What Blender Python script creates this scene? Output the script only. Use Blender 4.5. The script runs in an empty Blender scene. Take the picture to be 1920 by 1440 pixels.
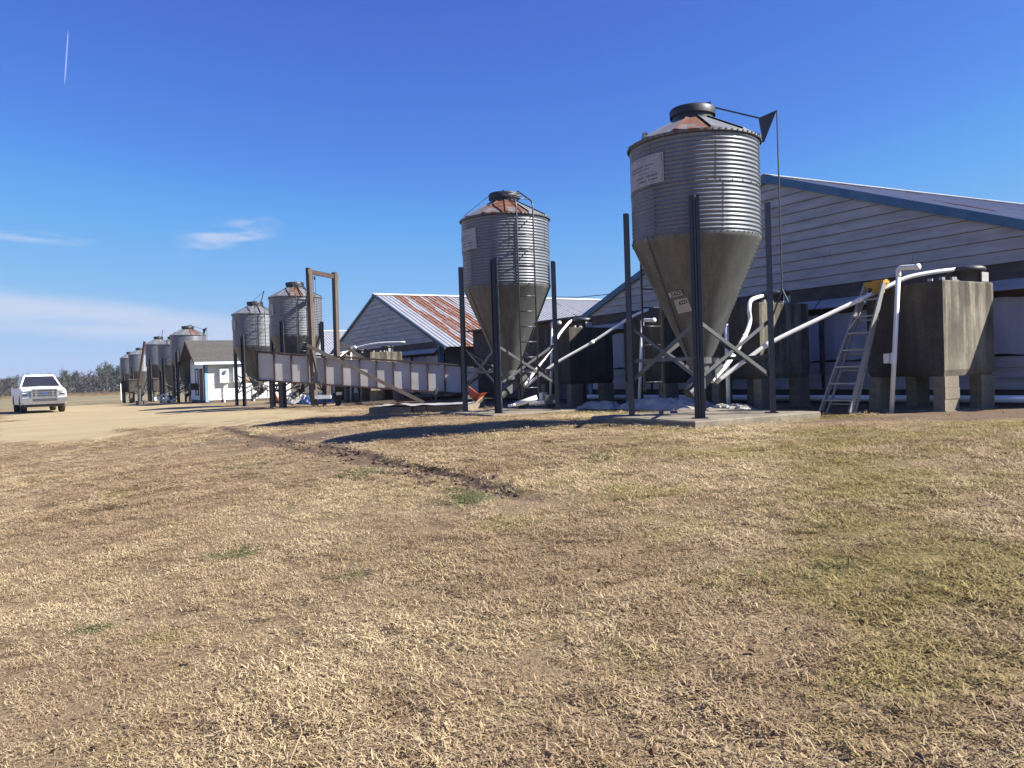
import bpy, math, random
import numpy as np
from mathutils import Vector, Matrix

# ------------------------------------------------------------------ camera, light, exposure
scene = bpy.context.scene
C = scene.collection
R = math.radians
cam_data = bpy.data.cameras.new('camera')
cam_data.sensor_width = 36.0
cam_data.lens = 36.0 * 1500 / 1920
cam_data.clip_start = 0.05
cam_data.clip_end = 30000
cam = bpy.data.objects.new('camera', cam_data)
C.objects.link(cam)
PITCH, ROLL = math.atan(20 / 1500), 0.032
cam.matrix_world = (Matrix.Translation((0, 0, 1.5)) @ Matrix.Rotation(R(90) - PITCH, 4, 'X')
                    @ Matrix.Rotation(-ROLL, 4, 'Z'))
scene.camera = cam

SUN_AZ, SUN_EL = R(103.0), R(40.0)      # azimuth clockwise from the view direction (+Y)
world = bpy.data.worlds.new('World')
scene.world = world
world.use_nodes = True
scene.view_settings.view_transform = 'Standard'
scene.view_settings.look = 'None'
scene.view_settings.gamma = 1
scene.view_settings.use_curve_mapping = False
scene.view_settings.exposure = 1.2
SKY_STRENGTH = 0.05
SUN_STRENGTH = 5.0

sun_data = bpy.data.lights.new('sun', 'SUN')
sun_data.energy = SUN_STRENGTH
sun_data.angle = R(0.53)
sun_data.color = (1.0, 0.945, 0.86)
sun = bpy.data.objects.new('sun', sun_data)
C.objects.link(sun)
sun_dir = Vector((math.sin(SUN_AZ) * math.cos(SUN_EL), math.cos(SUN_AZ) * math.cos(SUN_EL), math.sin(SUN_EL)))
sun.rotation_euler = (-sun_dir).to_track_quat('-Z', 'Y').to_euler()

def build_world():
    nt = world.node_tree
    N, L = nt.nodes, nt.links
    N.clear()
    out = N.new('ShaderNodeOutputWorld')
    bg = N.new('ShaderNodeBackground')
    bg.inputs['Strength'].default_value = SKY_STRENGTH
    sky = N.new('ShaderNodeTexSky')
    sky.sky_type = 'NISHITA'
    sky.sun_disc = False
    sky.sun_elevation = SUN_EL
    sky.sun_rotation = SUN_AZ
    sky.altitude = 0
    sky.air_density = 1.0
    sky.dust_density = 0.35
    sky.ozone_density = 2.6

    def m(op, a, b=None, clamp=False):
        n = N.new('ShaderNodeMath'); n.operation = op; n.use_clamp = clamp
        for i, x in enumerate((a, b)):
            if x is None: continue
            if isinstance(x, (int, float)): n.inputs[i].default_value = x
            else: L.new(x, n.inputs[i])
        return n.outputs[0]
    # the camera's rendering of a clear sky: per-channel contrast and gain, the same over the whole dome
    sx_ = N.new('ShaderNodeSeparateColor'); L.new(sky.outputs[0], sx_.inputs[0])
    cc = N.new('ShaderNodeCombineColor')
    curves = (((0, 0), (.6, .032), (1.1, .064), (1.74, .093), (2.45, .150), (3.9, .27), (4.8, .335), (6.6, .43), (13, .72)),
              ((0, 0), (1.05, .066), (1.88, .152), (2.85, .265), (3.8, .405), (5.3, .51), (6.5, .565), (8, .63), (13, .82)),
              ((0, 0), (2.0, .40), (3.34, .62), (4.53, .78), (5.35, .86), (7, .88), (10, .92), (13, .98)))
    for i, pts in enumerate(curves):
        fc = N.new('ShaderNodeFloatCurve')
        c = fc.mapping.curves[0]
        c.points[0].location = (pts[0][0] / 13, pts[0][1]); c.points[1].location = (1, pts[-1][1])
        for x, y in pts[1:-1]: c.points.new(x / 13, y)
        fc.mapping.update()
        L.new(m('MULTIPLY', sx_.outputs[i], 1 / 13), fc.inputs['Value'])
        L.new(m('MULTIPLY', fc.outputs[0], 8.7), cc.inputs[i])
    tc = N.new('ShaderNodeTexCoord')
    sep = N.new('ShaderNodeSeparateXYZ'); L.new(tc.outputs['Generated'], sep.inputs[0])
    az = m('MULTIPLY', m('ARCTAN2', sep.outputs[0], sep.outputs[1]), 180 / math.pi)
    el = m('MULTIPLY', m('ARCSINE', sep.outputs[2]), 180 / math.pi)

    def noise(sx, sy, det, seed, dist=0.0):
        cx = N.new('ShaderNodeCombineXYZ')
        L.new(m('MULTIPLY', az, sx), cx.inputs[0]); L.new(m('MULTIPLY', el, sy), cx.inputs[1])
        cx.inputs[2].default_value = seed
        t = N.new('ShaderNodeTexNoise'); t.inputs['Scale'].default_value = 1
        t.inputs['Detail'].default_value = det; t.inputs['Distortion'].default_value = dist
        L.new(cx.outputs[0], t.inputs['Vector'])
        return t.outputs[0]

    def ramp(x, a, b):
        n = N.new('ShaderNodeMapRange'); n.interpolation_type = 'SMOOTHSTEP'
        L.new(x, n.inputs['Value'])
        n.inputs['From Min'].default_value = a; n.inputs['From Max'].default_value = b
        return n.outputs[0]

    def win(x, a, b, c, d):
        return m('MULTIPLY', ramp(x, a, b), m('SUBTRACT', 1, ramp(x, c, d)))
    # thin cirrus bank low over the far fields, thinning out towards the buildings
    wob = m('MULTIPLY', m('SUBTRACT', noise(0.07, 0.12, 4, 3.1), 0.5), 2.4)
    tilt = m('MULTIPLY', m('ADD', az, 34), 0.085)
    e2 = m('ADD', m('ADD', el, wob), tilt)
    bank = m('MULTIPLY', win(e2, 2.9, 4.0, 4.9, 6.3), m('SUBTRACT', 1, ramp(az, -24, -8)))
    tex = ramp(noise(0.10, .7, 6, 7.7, .3), 0.12, 0.60)
    bank = m('MULTIPLY', m('MULTIPLY', bank, tex), 0.92)
    # small cirrus wisps
    w1 = m('MULTIPLY', win(az, -23, -19.8, -18.2, -15), win(m('ADD', el, m('MULTIPLY', m('ADD', az, 19), -0.22)), 8.7, 9.6, 10.0, 11.2))
    w1 = m('MULTIPLY', m('MULTIPLY', w1, ramp(noise(0.30, 1.2, 6, 1.9, .35), 0.36, 0.70)), 0.85)
    w2 = m('MULTIPLY', win(az, -60, -36, -30, -26.5), win(m('ADD', el, m('MULTIPLY', m('ADD', az, 32), 0.05)), 8.8, 9.2, 9.35, 9.9))
    w2 = m('MULTIPLY', m('MULTIPLY', w2, ramp(noise(0.3, 2.0, 6, 5.2, .3), 0.36, 0.7)), 0.5)
    cl = m('MAXIMUM', bank, m('MAXIMUM', w1, w2))
    # faint hazy veil near the horizon
    veil = m('MULTIPLY', m('SUBTRACT', 1, ramp(el, -1, 4)), 0.12)
    cl = m('MAXIMUM', cl, veil)
    mix = N.new('ShaderNodeMix'); mix.data_type = 'RGBA'
    L.new(cl, mix.inputs['Factor'])
    L.new(cc.outputs[0], mix.inputs['A'])
    mix.inputs['B'].default_value = (5.1, 5.9, 7.6, 1)
    L.new(mix.outputs['Result'], bg.inputs['Color'])
    L.new(bg.outputs[0], out.inputs[0])
build_world()

# ------------------------------------------------------------------ layout: s runs along the row of feed silos, t goes back from the row to the houses
U = np.array([-.515, .857]); U /= np.linalg.norm(U)
V = np.array([U[1], -U[0]])
O = np.array([3.07, 13.3])
ROW = math.atan2(V[1], V[0])             # rotation that maps local x to t and local y to s

def W(s, t, z=0.0):
    p = O + s * U + t * V
    return Vector((p[0], p[1], z))

def ST(x, y):
    return (x - O[0]) * U[0] + (y - O[1]) * U[1], (x - O[0]) * V[0] + (y - O[1]) * V[1]

def ss(a, b, x):
    x = np.clip((np.asarray(x, float) - a) / (b - a), 0, 1)
    return x * x * (3 - 2 * x)

ZS = [-30, 0, 6.8, 22.8, 28.6, 37, 43, 49, 62, 72, 91, 150, 600]
ZV = [.93, .63, .55, .42, .38, .37, .36, .24, .12, -.07, -.33, -.8, -3.4]

def ground_z(x, y):
    s, t = ST(np.asarray(x, float), np.asarray(y, float))
    return (np.interp(s, ZS, ZV) - .0227 * np.power(np.clip(-t - 1, 0, 12), 1.6) * (1 - ss(5, 30, s))
            - .1 * ss(2, 6, -t) * ss(15, 30, s))

def gz(x, y):
    return float(ground_z(x, y))

def _h(ix, iy, seed):
    n = (ix.astype(np.int64) * 374761393 + iy.astype(np.int64) * 668265263 + seed * 1274126177) & 0x7fffffff
    n = ((n ^ (n >> 13)) * 1103515245 + 12345) & 0x7fffffff
    return ((n ^ (n >> 16)) & 0xffff) / 65535.0

def vnoise(x, y, seed=0, octv=3):
    r = np.zeros_like(np.asarray(x, float)); a, tot = 1.0, 0.0
    x = np.asarray(x, float); y = np.asarray(y, float)
    for k in range(octv):
        ix, iy = np.floor(x), np.floor(y)
        fx, fy = x - ix, y - iy
        fx = fx * fx * (3 - 2 * fx); fy = fy * fy * (3 - 2 * fy)
        v = (_h(ix, iy, seed + k) * (1 - fx) + _h(ix + 1, iy, seed + k) * fx) * (1 - fy) + \
            (_h(ix, iy + 1, seed + k) * (1 - fx) + _h(ix + 1, iy + 1, seed + k) * fx) * fy
        r += a * v; tot += a; a *= .5; x = x * 2.03 + 7.1; y = y * 2.03 + 3.7
    return r / tot

# ------------------------------------------------------------------ mesh helper
class MB:
    def __init__(self):
        self.v, self.f = [], []

    def add(self, vs, fs):
        o = len(self.v)
        self.v += [tuple(p) for p in vs]
        self.f += [tuple(i + o for i in q) for q in fs]

    def hexa(self, p):        # 8 points: bottom 0-3 ccw, top 4-7
        self.add(p, [(3, 2, 1, 0), (4, 5, 6, 7), (0, 1, 5, 4), (1, 2, 6, 5), (2, 3, 7, 6), (3, 0, 4, 7)])

    def box(self, c, d, rot=None, taper=1.0):
        hx, hy, hz = d[0] / 2, d[1] / 2, d[2] / 2
        p = [Vector((sx * hx * k, sy * hy * k, sz * hz)) for sz, k in ((-1, 1), (1, taper)) for sx, sy in ((-1, -1), (1, -1), (1, 1), (-1, 1))]
        if rot is not None:
            p = [rot @ q for q in p]
        self.hexa([q + Vector(c) for q in p])

    def bar(self, a, b, w, d, up=(0, 0, 1)):   # rectangular bar from a to b; w across, d along 'up'
        a, b = Vector(a), Vector(b)
        z = (b - a).normalized()
        x = Vector(up).cross(z)
        if x.length < 1e-4: x = Vector((1, 0, 0)).cross(z)
        x.normalize(); y = z.cross(x)
        q = [(-w / 2, -d / 2), (w / 2, -d / 2), (w / 2, d / 2), (-w / 2, d / 2)]
        self.hexa([a + x * i + y * j for i, j in q] + [b + x * i + y * j for i, j in q])

    def prof(self, a, b, poly, xdir):    # closed profile swept from a to b
        a, b = Vector(a), Vector(b)
        z = (b - a).normalized(); x = Vector(xdir); x = (x - z * x.dot(z)).normalized(); y = z.cross(x)
        n = len(poly)
        vs = [a + x * i + y * j for i, j in poly] + [b + x * i + y * j for i, j in poly]
        fs = [(k, (k + 1) % n, n + (k + 1) % n, n + k) for k in range(n)]
        fs += [tuple(range(n - 1, -1, -1)), tuple(range(n, 2 * n))]
        self.add(vs, fs)

    def tube(self, pts, r, n=8, cap=True):
        pts = [Vector(p) for p in pts]
        rs = r if isinstance(r, (list, tuple)) else [r] * len(pts)
        vs, fs = [], []
        ref = None
        for i, p in enumerate(pts):
            t = (pts[min(i + 1, len(pts) - 1)] - pts[max(i - 1, 0)]).normalized()
            if ref is None:
                ref = t.orthogonal().normalized()
            x = (ref - t * ref.dot(t)).normalized(); ref = x; y = t.cross(x)
            for k in range(n):
                a = 2 * math.pi * k / n
                vs.append(p + (x * math.cos(a) + y * math.sin(a)) * rs[i])
        for i in range(len(pts) - 1):
            for k in range(n):
                fs.append((i * n + k, i * n + (k + 1) % n, (i + 1) * n + (k + 1) % n, (i + 1) * n + k))
        if cap:
            fs.append(tuple(range(n - 1, -1, -1))); fs.append(tuple(range((len(pts) - 1) * n, len(pts) * n)))
        self.add(vs, fs)

    def rev(self, prof, n=48, a0=0.0, a1=2 * math.pi, c=(0, 0)):
        full = abs(a1 - a0 - 2 * math.pi) < 1e-6
        m = n if full else n + 1
        vs, fs = [], []
        for r, z in prof:
            for k in range(m):
                a = a0 + (a1 - a0) * k / n
                vs.append((c[0] + r * math.cos(a), c[1] + r * math.sin(a), z))
        for i in range(len(prof) - 1):
            for k in range(n):
                k2 = (k + 1) % m
                fs.append((i * m + k, i * m + k2, (i + 1) * m + k2, (i + 1) * m + k))
        self.add(vs, fs)

    def extr(self, poly, axis, a, b):    # polygon (2D) extruded along axis 0/1/2
        n = len(poly)
        def mk(p, c):
            if axis == 0: return (c, p[0], p[1])
            if axis == 1: return (p[0], c, p[1])
            return (p[0], p[1], c)
        vs = [mk(p, a) for p in poly] + [mk(p, b) for p in poly]
        fs = [(k, (k + 1) % n, n + (k + 1) % n, n + k) for k in range(n)]
        fs += [tuple(range(n - 1, -1, -1)), tuple(range(n, 2 * n))]
        self.add(vs, fs)

    def mesh(self, name, mat, smooth=False):
        me = bpy.data.meshes.new(name)
        me.from_pydata(self.v, [], self.f)
        if mat is not None:
            me.materials.append(mat)
        if smooth:
            me.polygons.foreach_set('use_smooth', [True] * len(me.polygons))
        me.update()
        return me

    def build(self, name, mat, parent=None, smooth=False, fix=True):
        me = self.mesh(name, mat, smooth)
        if fix: fix_normals(me)
        return ob(name, me, parent)

def fix_normals(me):
    import bmesh
    bm = bmesh.new(); bm.from_mesh(me)
    bmesh.ops.recalc_face_normals(bm, faces=bm.faces)
    bm.to_mesh(me); bm.free()

def ob(name, data, parent=None, loc=(0, 0, 0), rot=(0, 0, 0)):
    o = bpy.data.objects.new(name, data)
    C.objects.link(o)
    o.location = loc; o.rotation_euler = rot
    if parent is not None: o.parent = parent
    return o

def tag(o, label=None, cat=None, group=None, kind=None):
    if label: o['label'] = label
    if cat: o['category'] = cat
    if group: o['group'] = group
    if kind: o['kind'] = kind
    return o

def thing(name, label, cat, loc=(0, 0, 0), rz=0.0, group=None):
    return tag(ob(name, None, None, loc, (0, 0, rz)), label, cat, group)

CACHE = {}
def cached(key, fn):
    if key not in CACHE: CACHE[key] = fn()
    return CACHE[key]

# ------------------------------------------------------------------ materials
class NT:
    def __init__(self, name):
        self.m = bpy.data.materials.new(name); self.m.use_nodes = True
        self.t = self.m.node_tree; self.N = self.t.nodes; self.L = self.t.links
        self.b = self.N['Principled BSDF']
        self.tc = self.N.new('ShaderNodeTexCoord')

    def put(self, sock, x):
        if isinstance(x, (int, float)): sock.default_value = x
        elif isinstance(x, tuple): sock.default_value = x if len(x) == 4 or len(sock.default_value) == 3 else (*x, 1)
        else: self.L.new(x, sock)

    def noise(self, scale=(1, 1, 1), detail=4, rough=.55, dist=0, coord='Object', src=None):
        mp = self.N.new('ShaderNodeMapping')
        self.L.new(src if src is not None else self.tc.outputs[coord], mp.inputs[0])
        mp.inputs['Scale'].default_value = scale if isinstance(scale, tuple) else (scale,) * 3
        n = self.N.new('ShaderNodeTexNoise'); n.inputs['Scale'].default_value = 1
        n.inputs['Detail'].default_value = detail; n.inputs['Roughness'].default_value = rough
        n.inputs['Distortion'].default_value = dist
        self.L.new(mp.outputs[0], n.inputs['Vector'])
        return n.outputs[0]

    def ramp(self, x, a, b, lo=0, hi=1):
        n = self.N.new('ShaderNodeMapRange'); self.put(n.inputs['Value'], x)
        n.inputs['From Min'].default_value = a; n.inputs['From Max'].default_value = b
        n.inputs['To Min'].default_value = lo; n.inputs['To Max'].default_value = hi
        return n.outputs[0]

    def math(self, op, a, b=0.0, clamp=False):
        n = self.N.new('ShaderNodeMath'); n.operation = op; n.use_clamp = clamp
        self.put(n.inputs[0], a); self.put(n.inputs[1], b)
        return n.outputs[0]

    def mix(self, f, a, b, mode='MIX'):
        n = self.N.new('ShaderNodeMix'); n.data_type = 'RGBA'; n.blend_type = mode
        self.put(n.inputs['Factor'], f); self.put(n.inputs['A'], a); self.put(n.inputs['B'], b)
        return n.outputs['Result']

    def bump(self, h, strength=.3, dist=.01):
        n = self.N.new('ShaderNodeBump'); n.inputs['Strength'].default_value = strength
        n.inputs['Distance'].default_value = dist
        self.L.new(h, n.inputs['Height']); self.L.new(n.outputs[0], self.b.inputs['Normal'])

    def attr(self, name):
        n = self.N.new('ShaderNodeAttribute'); n.attribute_name = name
        return n

    def rand(self):
        n = self.N.new('ShaderNodeObjectInfo'); return n.outputs['Random']

    def fin(self, col=None, rough=.7, metal=0.0, spec=None):
        if col is not None: self.put(self.b.inputs['Base Color'], col)
        self.put(self.b.inputs['Roughness'], rough); self.put(self.b.inputs['Metallic'], metal)
        if spec is not None: self.b.inputs['Specular IOR Level'].default_value = spec
        return self.m

def simple(name, a, b, scale=6, rough=.7, metal=0.0, lo=.35, hi=.7, bump=0, stretch=(1, 1, 1), vary=0.0, spec=None):
    k = NT(name)
    n = k.noise(tuple(scale * q for q in stretch), 5)
    col = k.mix(k.ramp(n, lo, hi), a, b)
    if vary:
        col = k.mix(k.ramp(k.rand(), 0, 1, 0, vary), col, tuple(.55 * q for q in a))
    if bump: k.bump(k.noise(scale * 9, 3), bump, .006)
    return k.fin(col, rough, metal, spec)

M = {}
def metal_mat(name, base, dark, rough, metal, rust=0.0, streak=1.0):
    k = NT(name)
    big = k.noise((3 * streak, 3 * streak, .5), 5)
    fine = k.noise(28, 3)
    col = k.mix(k.ramp(big, .35, .68), base, dark)
    col = k.mix(k.ramp(fine, .45, .62, 0, .25), col, tuple(.6 * q for q in dark))
    r = k.math('ADD', k.math('MULTIPLY', big, .25), rough - .12)
    mt = metal
    if rust:
        rn = k.noise((2.2, 2.2, 2.2), 7, .65)
        rf = k.ramp(rn, 1 - rust, 1 - rust + .06)
        rc = k.mix(k.noise(14, 5), (.085, .030, .017), (.165, .065, .034))
        col = k.mix(rf, col, rc)
        r = k.math('ADD', r, k.math('MULTIPLY', rf, .4), True)
        mt = k.math('MULTIPLY', k.math('SUBTRACT', 1, rf), metal)
    return k.fin(col, r, mt)

M['wall'] = metal_mat('galvanized_corrugated', (.195, .21, .238), (.148, .16, .182), .42, .30)
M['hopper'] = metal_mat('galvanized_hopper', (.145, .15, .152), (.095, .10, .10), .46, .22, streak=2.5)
M['roofcone'] = metal_mat('galvanized_cone', (.20, .21, .215), (.15, .155, .16), .5, .2, rust=.28)
M['roofcone_rust'] = metal_mat('galvanized_cone_rusty', (.20, .20, .20), (.16, .16, .16), .5, .2, rust=.60)
M['leg'] = metal_mat('galvanized_leg', (.066, .071, .085), (.045, .049, .058), .40, .25)
M['brace'] = metal_mat('galvanized_brace', (.13, .135, .14), (.09, .093, .097), .45, .3)
M['ladder'] = metal_mat('ladder_steel', (.11, .11, .115), (.07, .07, .075), .42, .6)
M['lid'] = metal_mat('lid_steel', (.055, .06, .07), (.03, .03, .035), .5, .4, rust=.40)
M['dark_steel'] = metal_mat('dark_steel', (.10, .10, .11), (.05, .05, .055), .5, .5)
M['bolt'] = simple('bolt_head', (.06, .06, .06), (.10, .08, .07), rough=.6, metal=.4)
M['rusty'] = simple('rusty_angle_iron', (.060, .042, .038), (.095, .055, .043), 5, .8, .2, vary=.4)
M['pvc'] = simple('white_pvc', (.82, .81, .77), (.70, .69, .64), 3, .38, lo=.4, hi=.75)
M['plate'] = simple('sign_plate_white', (.40, .385, .37), (.31, .30, .29), 5, .6)
M['ink'] = simple('faded_ink', (.10, .10, .10), (.16, .16, .16), 8, .7)
M['black'] = simple('black_ink', (.02, .02, .02), (.03, .03, .03), 8, .7)
M['sticker'] = simple('sticker', (.42, .40, .36), (.34, .32, .29), 9, .6)
M['siding'] = simple('painted_siding', (.44, .42, .39), (.30, .285, .26), 2.2, .6, stretch=(1, .6, 3), bump=.1, vary=.10)
M['siding_white'] = simple('white_siding', (.80, .80, .77), (.72, .72, .68), 2.2, .6, stretch=(1, .6, 3), bump=.1, vary=.05)
M['fascia'] = simple('blue_fascia', (.03, .11, .21), (.075, .16, .24), 2.5, .45)
M['fascia_dark'] = simple('dark_blue_fascia', (.03, .06, .10), (.045, .08, .13), 2.5, .5)
M['ridge'] = simple('white_ridge_metal', (.74, .74, .72), (.6, .6, .6), 3, .5)
M['blue_trim'] = simple('pale_blue_trim', (.22, .40, .55), (.16, .32, .46), 3, .6)
M['eave'] = simple('pale_blue_eave', (.60, .70, .80), (.5, .6, .7), 3, .5)
M['plywood'] = simple('weathered_dark_plywood', (.065, .052, .046), (.115, .092, .08), 2.5, .9, stretch=(1, 1, 3))
M['post'] = simple('weathered_post', (.115, .088, .070), (.065, .048, .040), 4, .88, stretch=(2, 2, .3), bump=.3)
M['lumber'] = simple('grey_lumber', (.12, .10, .085), (.075, .063, .053), 4, .88, stretch=(2, 2, 2), bump=.25)
M['curtain'] = simple('curtain_fabric', (.46, .46, .48), (.34, .35, .38), 1.6, .6, stretch=(1, 2.5, .6))
M['white_sheet'] = simple('white_plastic_sheet', (.42, .395, .35), (.24, .225, .20), 3, .45)
M['blue_tarp'] = simple('blue_tarp', (.10, .16, .30), (.16, .22, .36), 4, .5)
M['alu'] = metal_mat('ladder_aluminium', (.40, .40, .39), (.29, .29, .285), .5, .45)
M['yellow'] = simple('yellow_plastic', (.50, .29, .04), (.36, .20, .025), 6, .5)
M['orange'] = simple('orange_plastic', (.46, .085, .035), (.34, .06, .03), 5, .5)
M['tan_board'] = simple('tan_plywood', (.40, .26, .145), (.32, .20, .11), 4, .8)
M['shingle'] = simple('shingles', (.092, .085, .077), (.060, .055, .050), 7, .92, bump=.5, vary=.25)
M['box_grey'] = simple('electric_box', (.56, .60, .60), (.48, .52, .52), 4, .45, metal=.2)
M['panel'] = simple('chute_panel', (.46, .45, .44), (.38, .37, .36), 1.8, .65, vary=.08)
M['glass'] = simple('dark_glass', (.02, .022, .03), (.03, .032, .04), 2, .08)
M['window_white'] = simple('window_blind', (.55, .58, .62), (.48, .5, .55), 4, .5)
M['truck'] = simple('white_car_paint', (.80, .80, .80), (.77, .77, .76), 2, .22, spec=.6)
M['chrome'] = simple('chrome', (.62, .62, .64), (.52, .52, .54), 6, .22, 1.0)
M['tyre'] = simple('tyre_rubber', (.025, .025, .025), (.05, .045, .04), 8, .9)
M['plastic'] = simple('black_plastic', (.03, .03, .032), (.045, .045, .045), 6, .6)
M['lamp_glass'] = simple('lamp_glass', (.30, .31, .33), (.16, .17, .19), 12, .12, .4)
M['badge'] = simple('badge_blue', (.02, .05, .20), (.03, .06, .22), 6, .3)
M['bark'] = simple('bark', (.09, .075, .068), (.15, .13, .118), 1.5, .95)
M['twig'] = simple('twigs', (.062, .054, .05), (.042, .037, .035), .5, .95)
M['needle'] = simple('pine_needles', (.022, .034, .020), (.040, .052, .030), .35, .8)
M['reed'] = simple('dry_reeds', (.36, .27, .15), (.24, .165, .095), .15, .9)
M['black_wire'] = simple('wire', (.03, .03, .035), (.05, .05, .05), 4, .6)

def concrete(name, a, b, stain, amt, streak):
    k = NT(name)
    n1 = k.noise((2, 2, 2), 6)
    st = k.noise((6.5, 6.5, .42), 5, .62, .25)
    zz = k.N.new('ShaderNodeSeparateXYZ'); k.L.new(k.tc.outputs['Object'], zz.inputs[0])
    run = k.ramp(zz.outputs[2], .7, 2.1, .35, 1.0)
    bl = k.noise((1.6, 1.6, 1.1), 4)
    col = k.mix(k.ramp(n1, .35, .7), a, b)
    f = k.math('MULTIPLY', k.math('MULTIPLY', k.ramp(st, .42, .52), k.ramp(n1, .30, .55, .35, 1)), k.math('MULTIPLY', run, streak))
    f2 = k.ramp(bl, 1 - amt, 1 - amt + .22)
    col = k.mix(k.ramp(k.noise((2.4, 2.4, .9), 6, .65), .42, .58, 0, .8), col, tuple(.5 * (p + q) for p, q in zip(b, stain)))
    f = k.math('MAXIMUM', f, f2)
    col = k.mix(f, col, stain)
    col = k.mix(k.ramp(k.noise(13, 6, .7), .40, .66, 0, .45), col, tuple(.45 * q for q in b))
    k.bump(k.noise(30, 5, .7), .5, .012)
    return k.fin(col, .92)
M['tank'] = concrete('stained_concrete', (.27, .24, .18), (.195, .172, .13), (.032, .027, .021), .46, 1.0)
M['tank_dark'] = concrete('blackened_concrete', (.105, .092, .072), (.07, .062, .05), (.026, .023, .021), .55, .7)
M['block'] = concrete('concrete_block', (.25, .22, .16), (.195, .17, .125), (.16, .14, .11), .3, .25)
M['pad'] = concrete('concrete_pad', (.26, .225, .165), (.205, .175, .13), (.13, .105, .075), .4, .1)

def roofing(name, rust):
    k = NT(name)
    n = k.noise((1.2, 1.2, 1.2), 5)
    col = k.mix(k.ramp(n, .35, .7), (.50, .51, .50), (.40, .41, .41))
    col = k.mix(k.ramp(k.noise((.8, 7, .8), 4), .5, .8, 0, .4), col, (.52, .50, .47))
    r, mt = .42, .45
    if rust:
        va = k.N.new('ShaderNodeVectorMath'); va.operation = 'ADD'
        k.L.new(k.tc.outputs['Object'], va.inputs[0])
        cx = k.N.new('ShaderNodeCombineXYZ'); k.L.new(k.math('MULTIPLY', k.rand(), 60), cx.inputs[1]); k.L.new(cx.outputs[0], va.inputs[1])
        src = va.outputs[0]
        band = k.noise((2.6, .28, 1), 4, .6, .2, src=src)
        rf = k.ramp(band, .56 - rust * .13, .60 - rust * .13)
        rf2 = k.ramp(k.noise((5, 2.2, 5), 6, .75, src=src), .34, .44)
        rf = k.math('MULTIPLY', rf, rf2)
        rc = k.mix(k.noise(5, 5), (.10, .038, .022), (.235, .095, .048))
        col = k.mix(rf, col, rc)
        r = k.math('ADD', k.math('MULTIPLY', rf, .45), .42)
        mt = k.math('MULTIPLY', k.math('SUBTRACT', 1, rf), .45)
    return k.fin(col, r, mt)
M['roof'] = roofing('metal_roofing', 0.0)
M['roof_rust'] = roofing('metal_roofing_rusty', 1.0)
M['roof_spot'] = roofing('metal_roofing_spotted', .25)

def ground_material():
    k = NT('ground_soil_and_thatch')
    geo = k.N.new('ShaderNodeNewGeometry').outputs['Position']
    n_big = k.noise((.35, .35, .35), 4, src=geo)
    n_mid = k.noise((1.7, 1.7, 1.7), 5, .6, src=geo)
    n_fine = k.noise((34, 34, 34), 4, .7, src=geo)
    n_fib = k.noise((60, 22, 40), 3, .7, 1.5, src=geo)
    col = k.mix(k.ramp(n_mid, .3, .7), (.17, .108, .054), (.28, .195, .105))
    col = k.mix(k.ramp(n_big, .35, .65, 0, .6), col, (.24, .175, .085))
    col = k.mix(k.ramp(n_fine, .42, .62, 0, .65), col, (.075, .043, .020))
    col = k.mix(k.ramp(n_fib, .56, .70, 0, .6), col, (.34, .26, .145))
    px_ = k.N.new('ShaderNodeSeparateXYZ'); k.L.new(geo, px_.inputs[0])
    bias = k.ramp(px_.outputs[0], -.5, 2.2, 0, .17)
    moss = k.ramp(k.math('ADD', k.noise((.8, .8, .8), 5, .65, src=geo), bias), .56, .72, 0, .62)
    col = k.mix(moss, col, (.135, .115, .018))
    sand = k.attr('sand').outputs['Fac']; mud = k.attr('mud').outputs['Fac']
    green = k.attr('green').outputs['Fac']; far = k.attr('far').outputs['Fac']
    br = k.noise((.25, 1.2, 1), 5, .62, src=geo)
    sandc = k.mix(k.ramp(br, .3, .7), (.36, .285, .155), (.285, .22, .115))
    sandc = k.mix(k.ramp(n_fine, .5, .72, 0, .3), sandc, (.25, .17, .10))
    sf = k.ramp(k.math('ADD', sand, k.math('MULTIPLY', k.math('SUBTRACT', n_mid, .5), .9)), .38, .62)
    col = k.mix(sf, col, sandc)
    mudc = k.mix(n_fine, (.070, .042, .022), (.15, .098, .055))
    mf = k.ramp(k.math('ADD', mud, k.math('MULTIPLY', k.math('SUBTRACT', n_mid, .5), .7)), .30, .62)
    col = k.mix(mf, col, mudc)
    gf = k.ramp(k.math('ADD', green, k.math('MULTIPLY', k.math('SUBTRACT', n_mid, .5), .8)), .35, .70)
    col = k.mix(gf, col, k.mix(n_fine, (.045, .055, .014), (.095, .105, .028)))
    ff = k.ramp(k.noise((.02, .05, .02), 4, src=geo), .4, .6)
    farc = k.mix(ff, (.21, .165, .085), (.15, .13, .06))
    col = k.mix(far, col, farc)
    k.bump(k.math('ADD', n_fine, k.math('MULTIPLY', n_fib, .6)), .55, .02)
    return k.fin(col, .95)
M['ground'] = ground_material()

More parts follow.
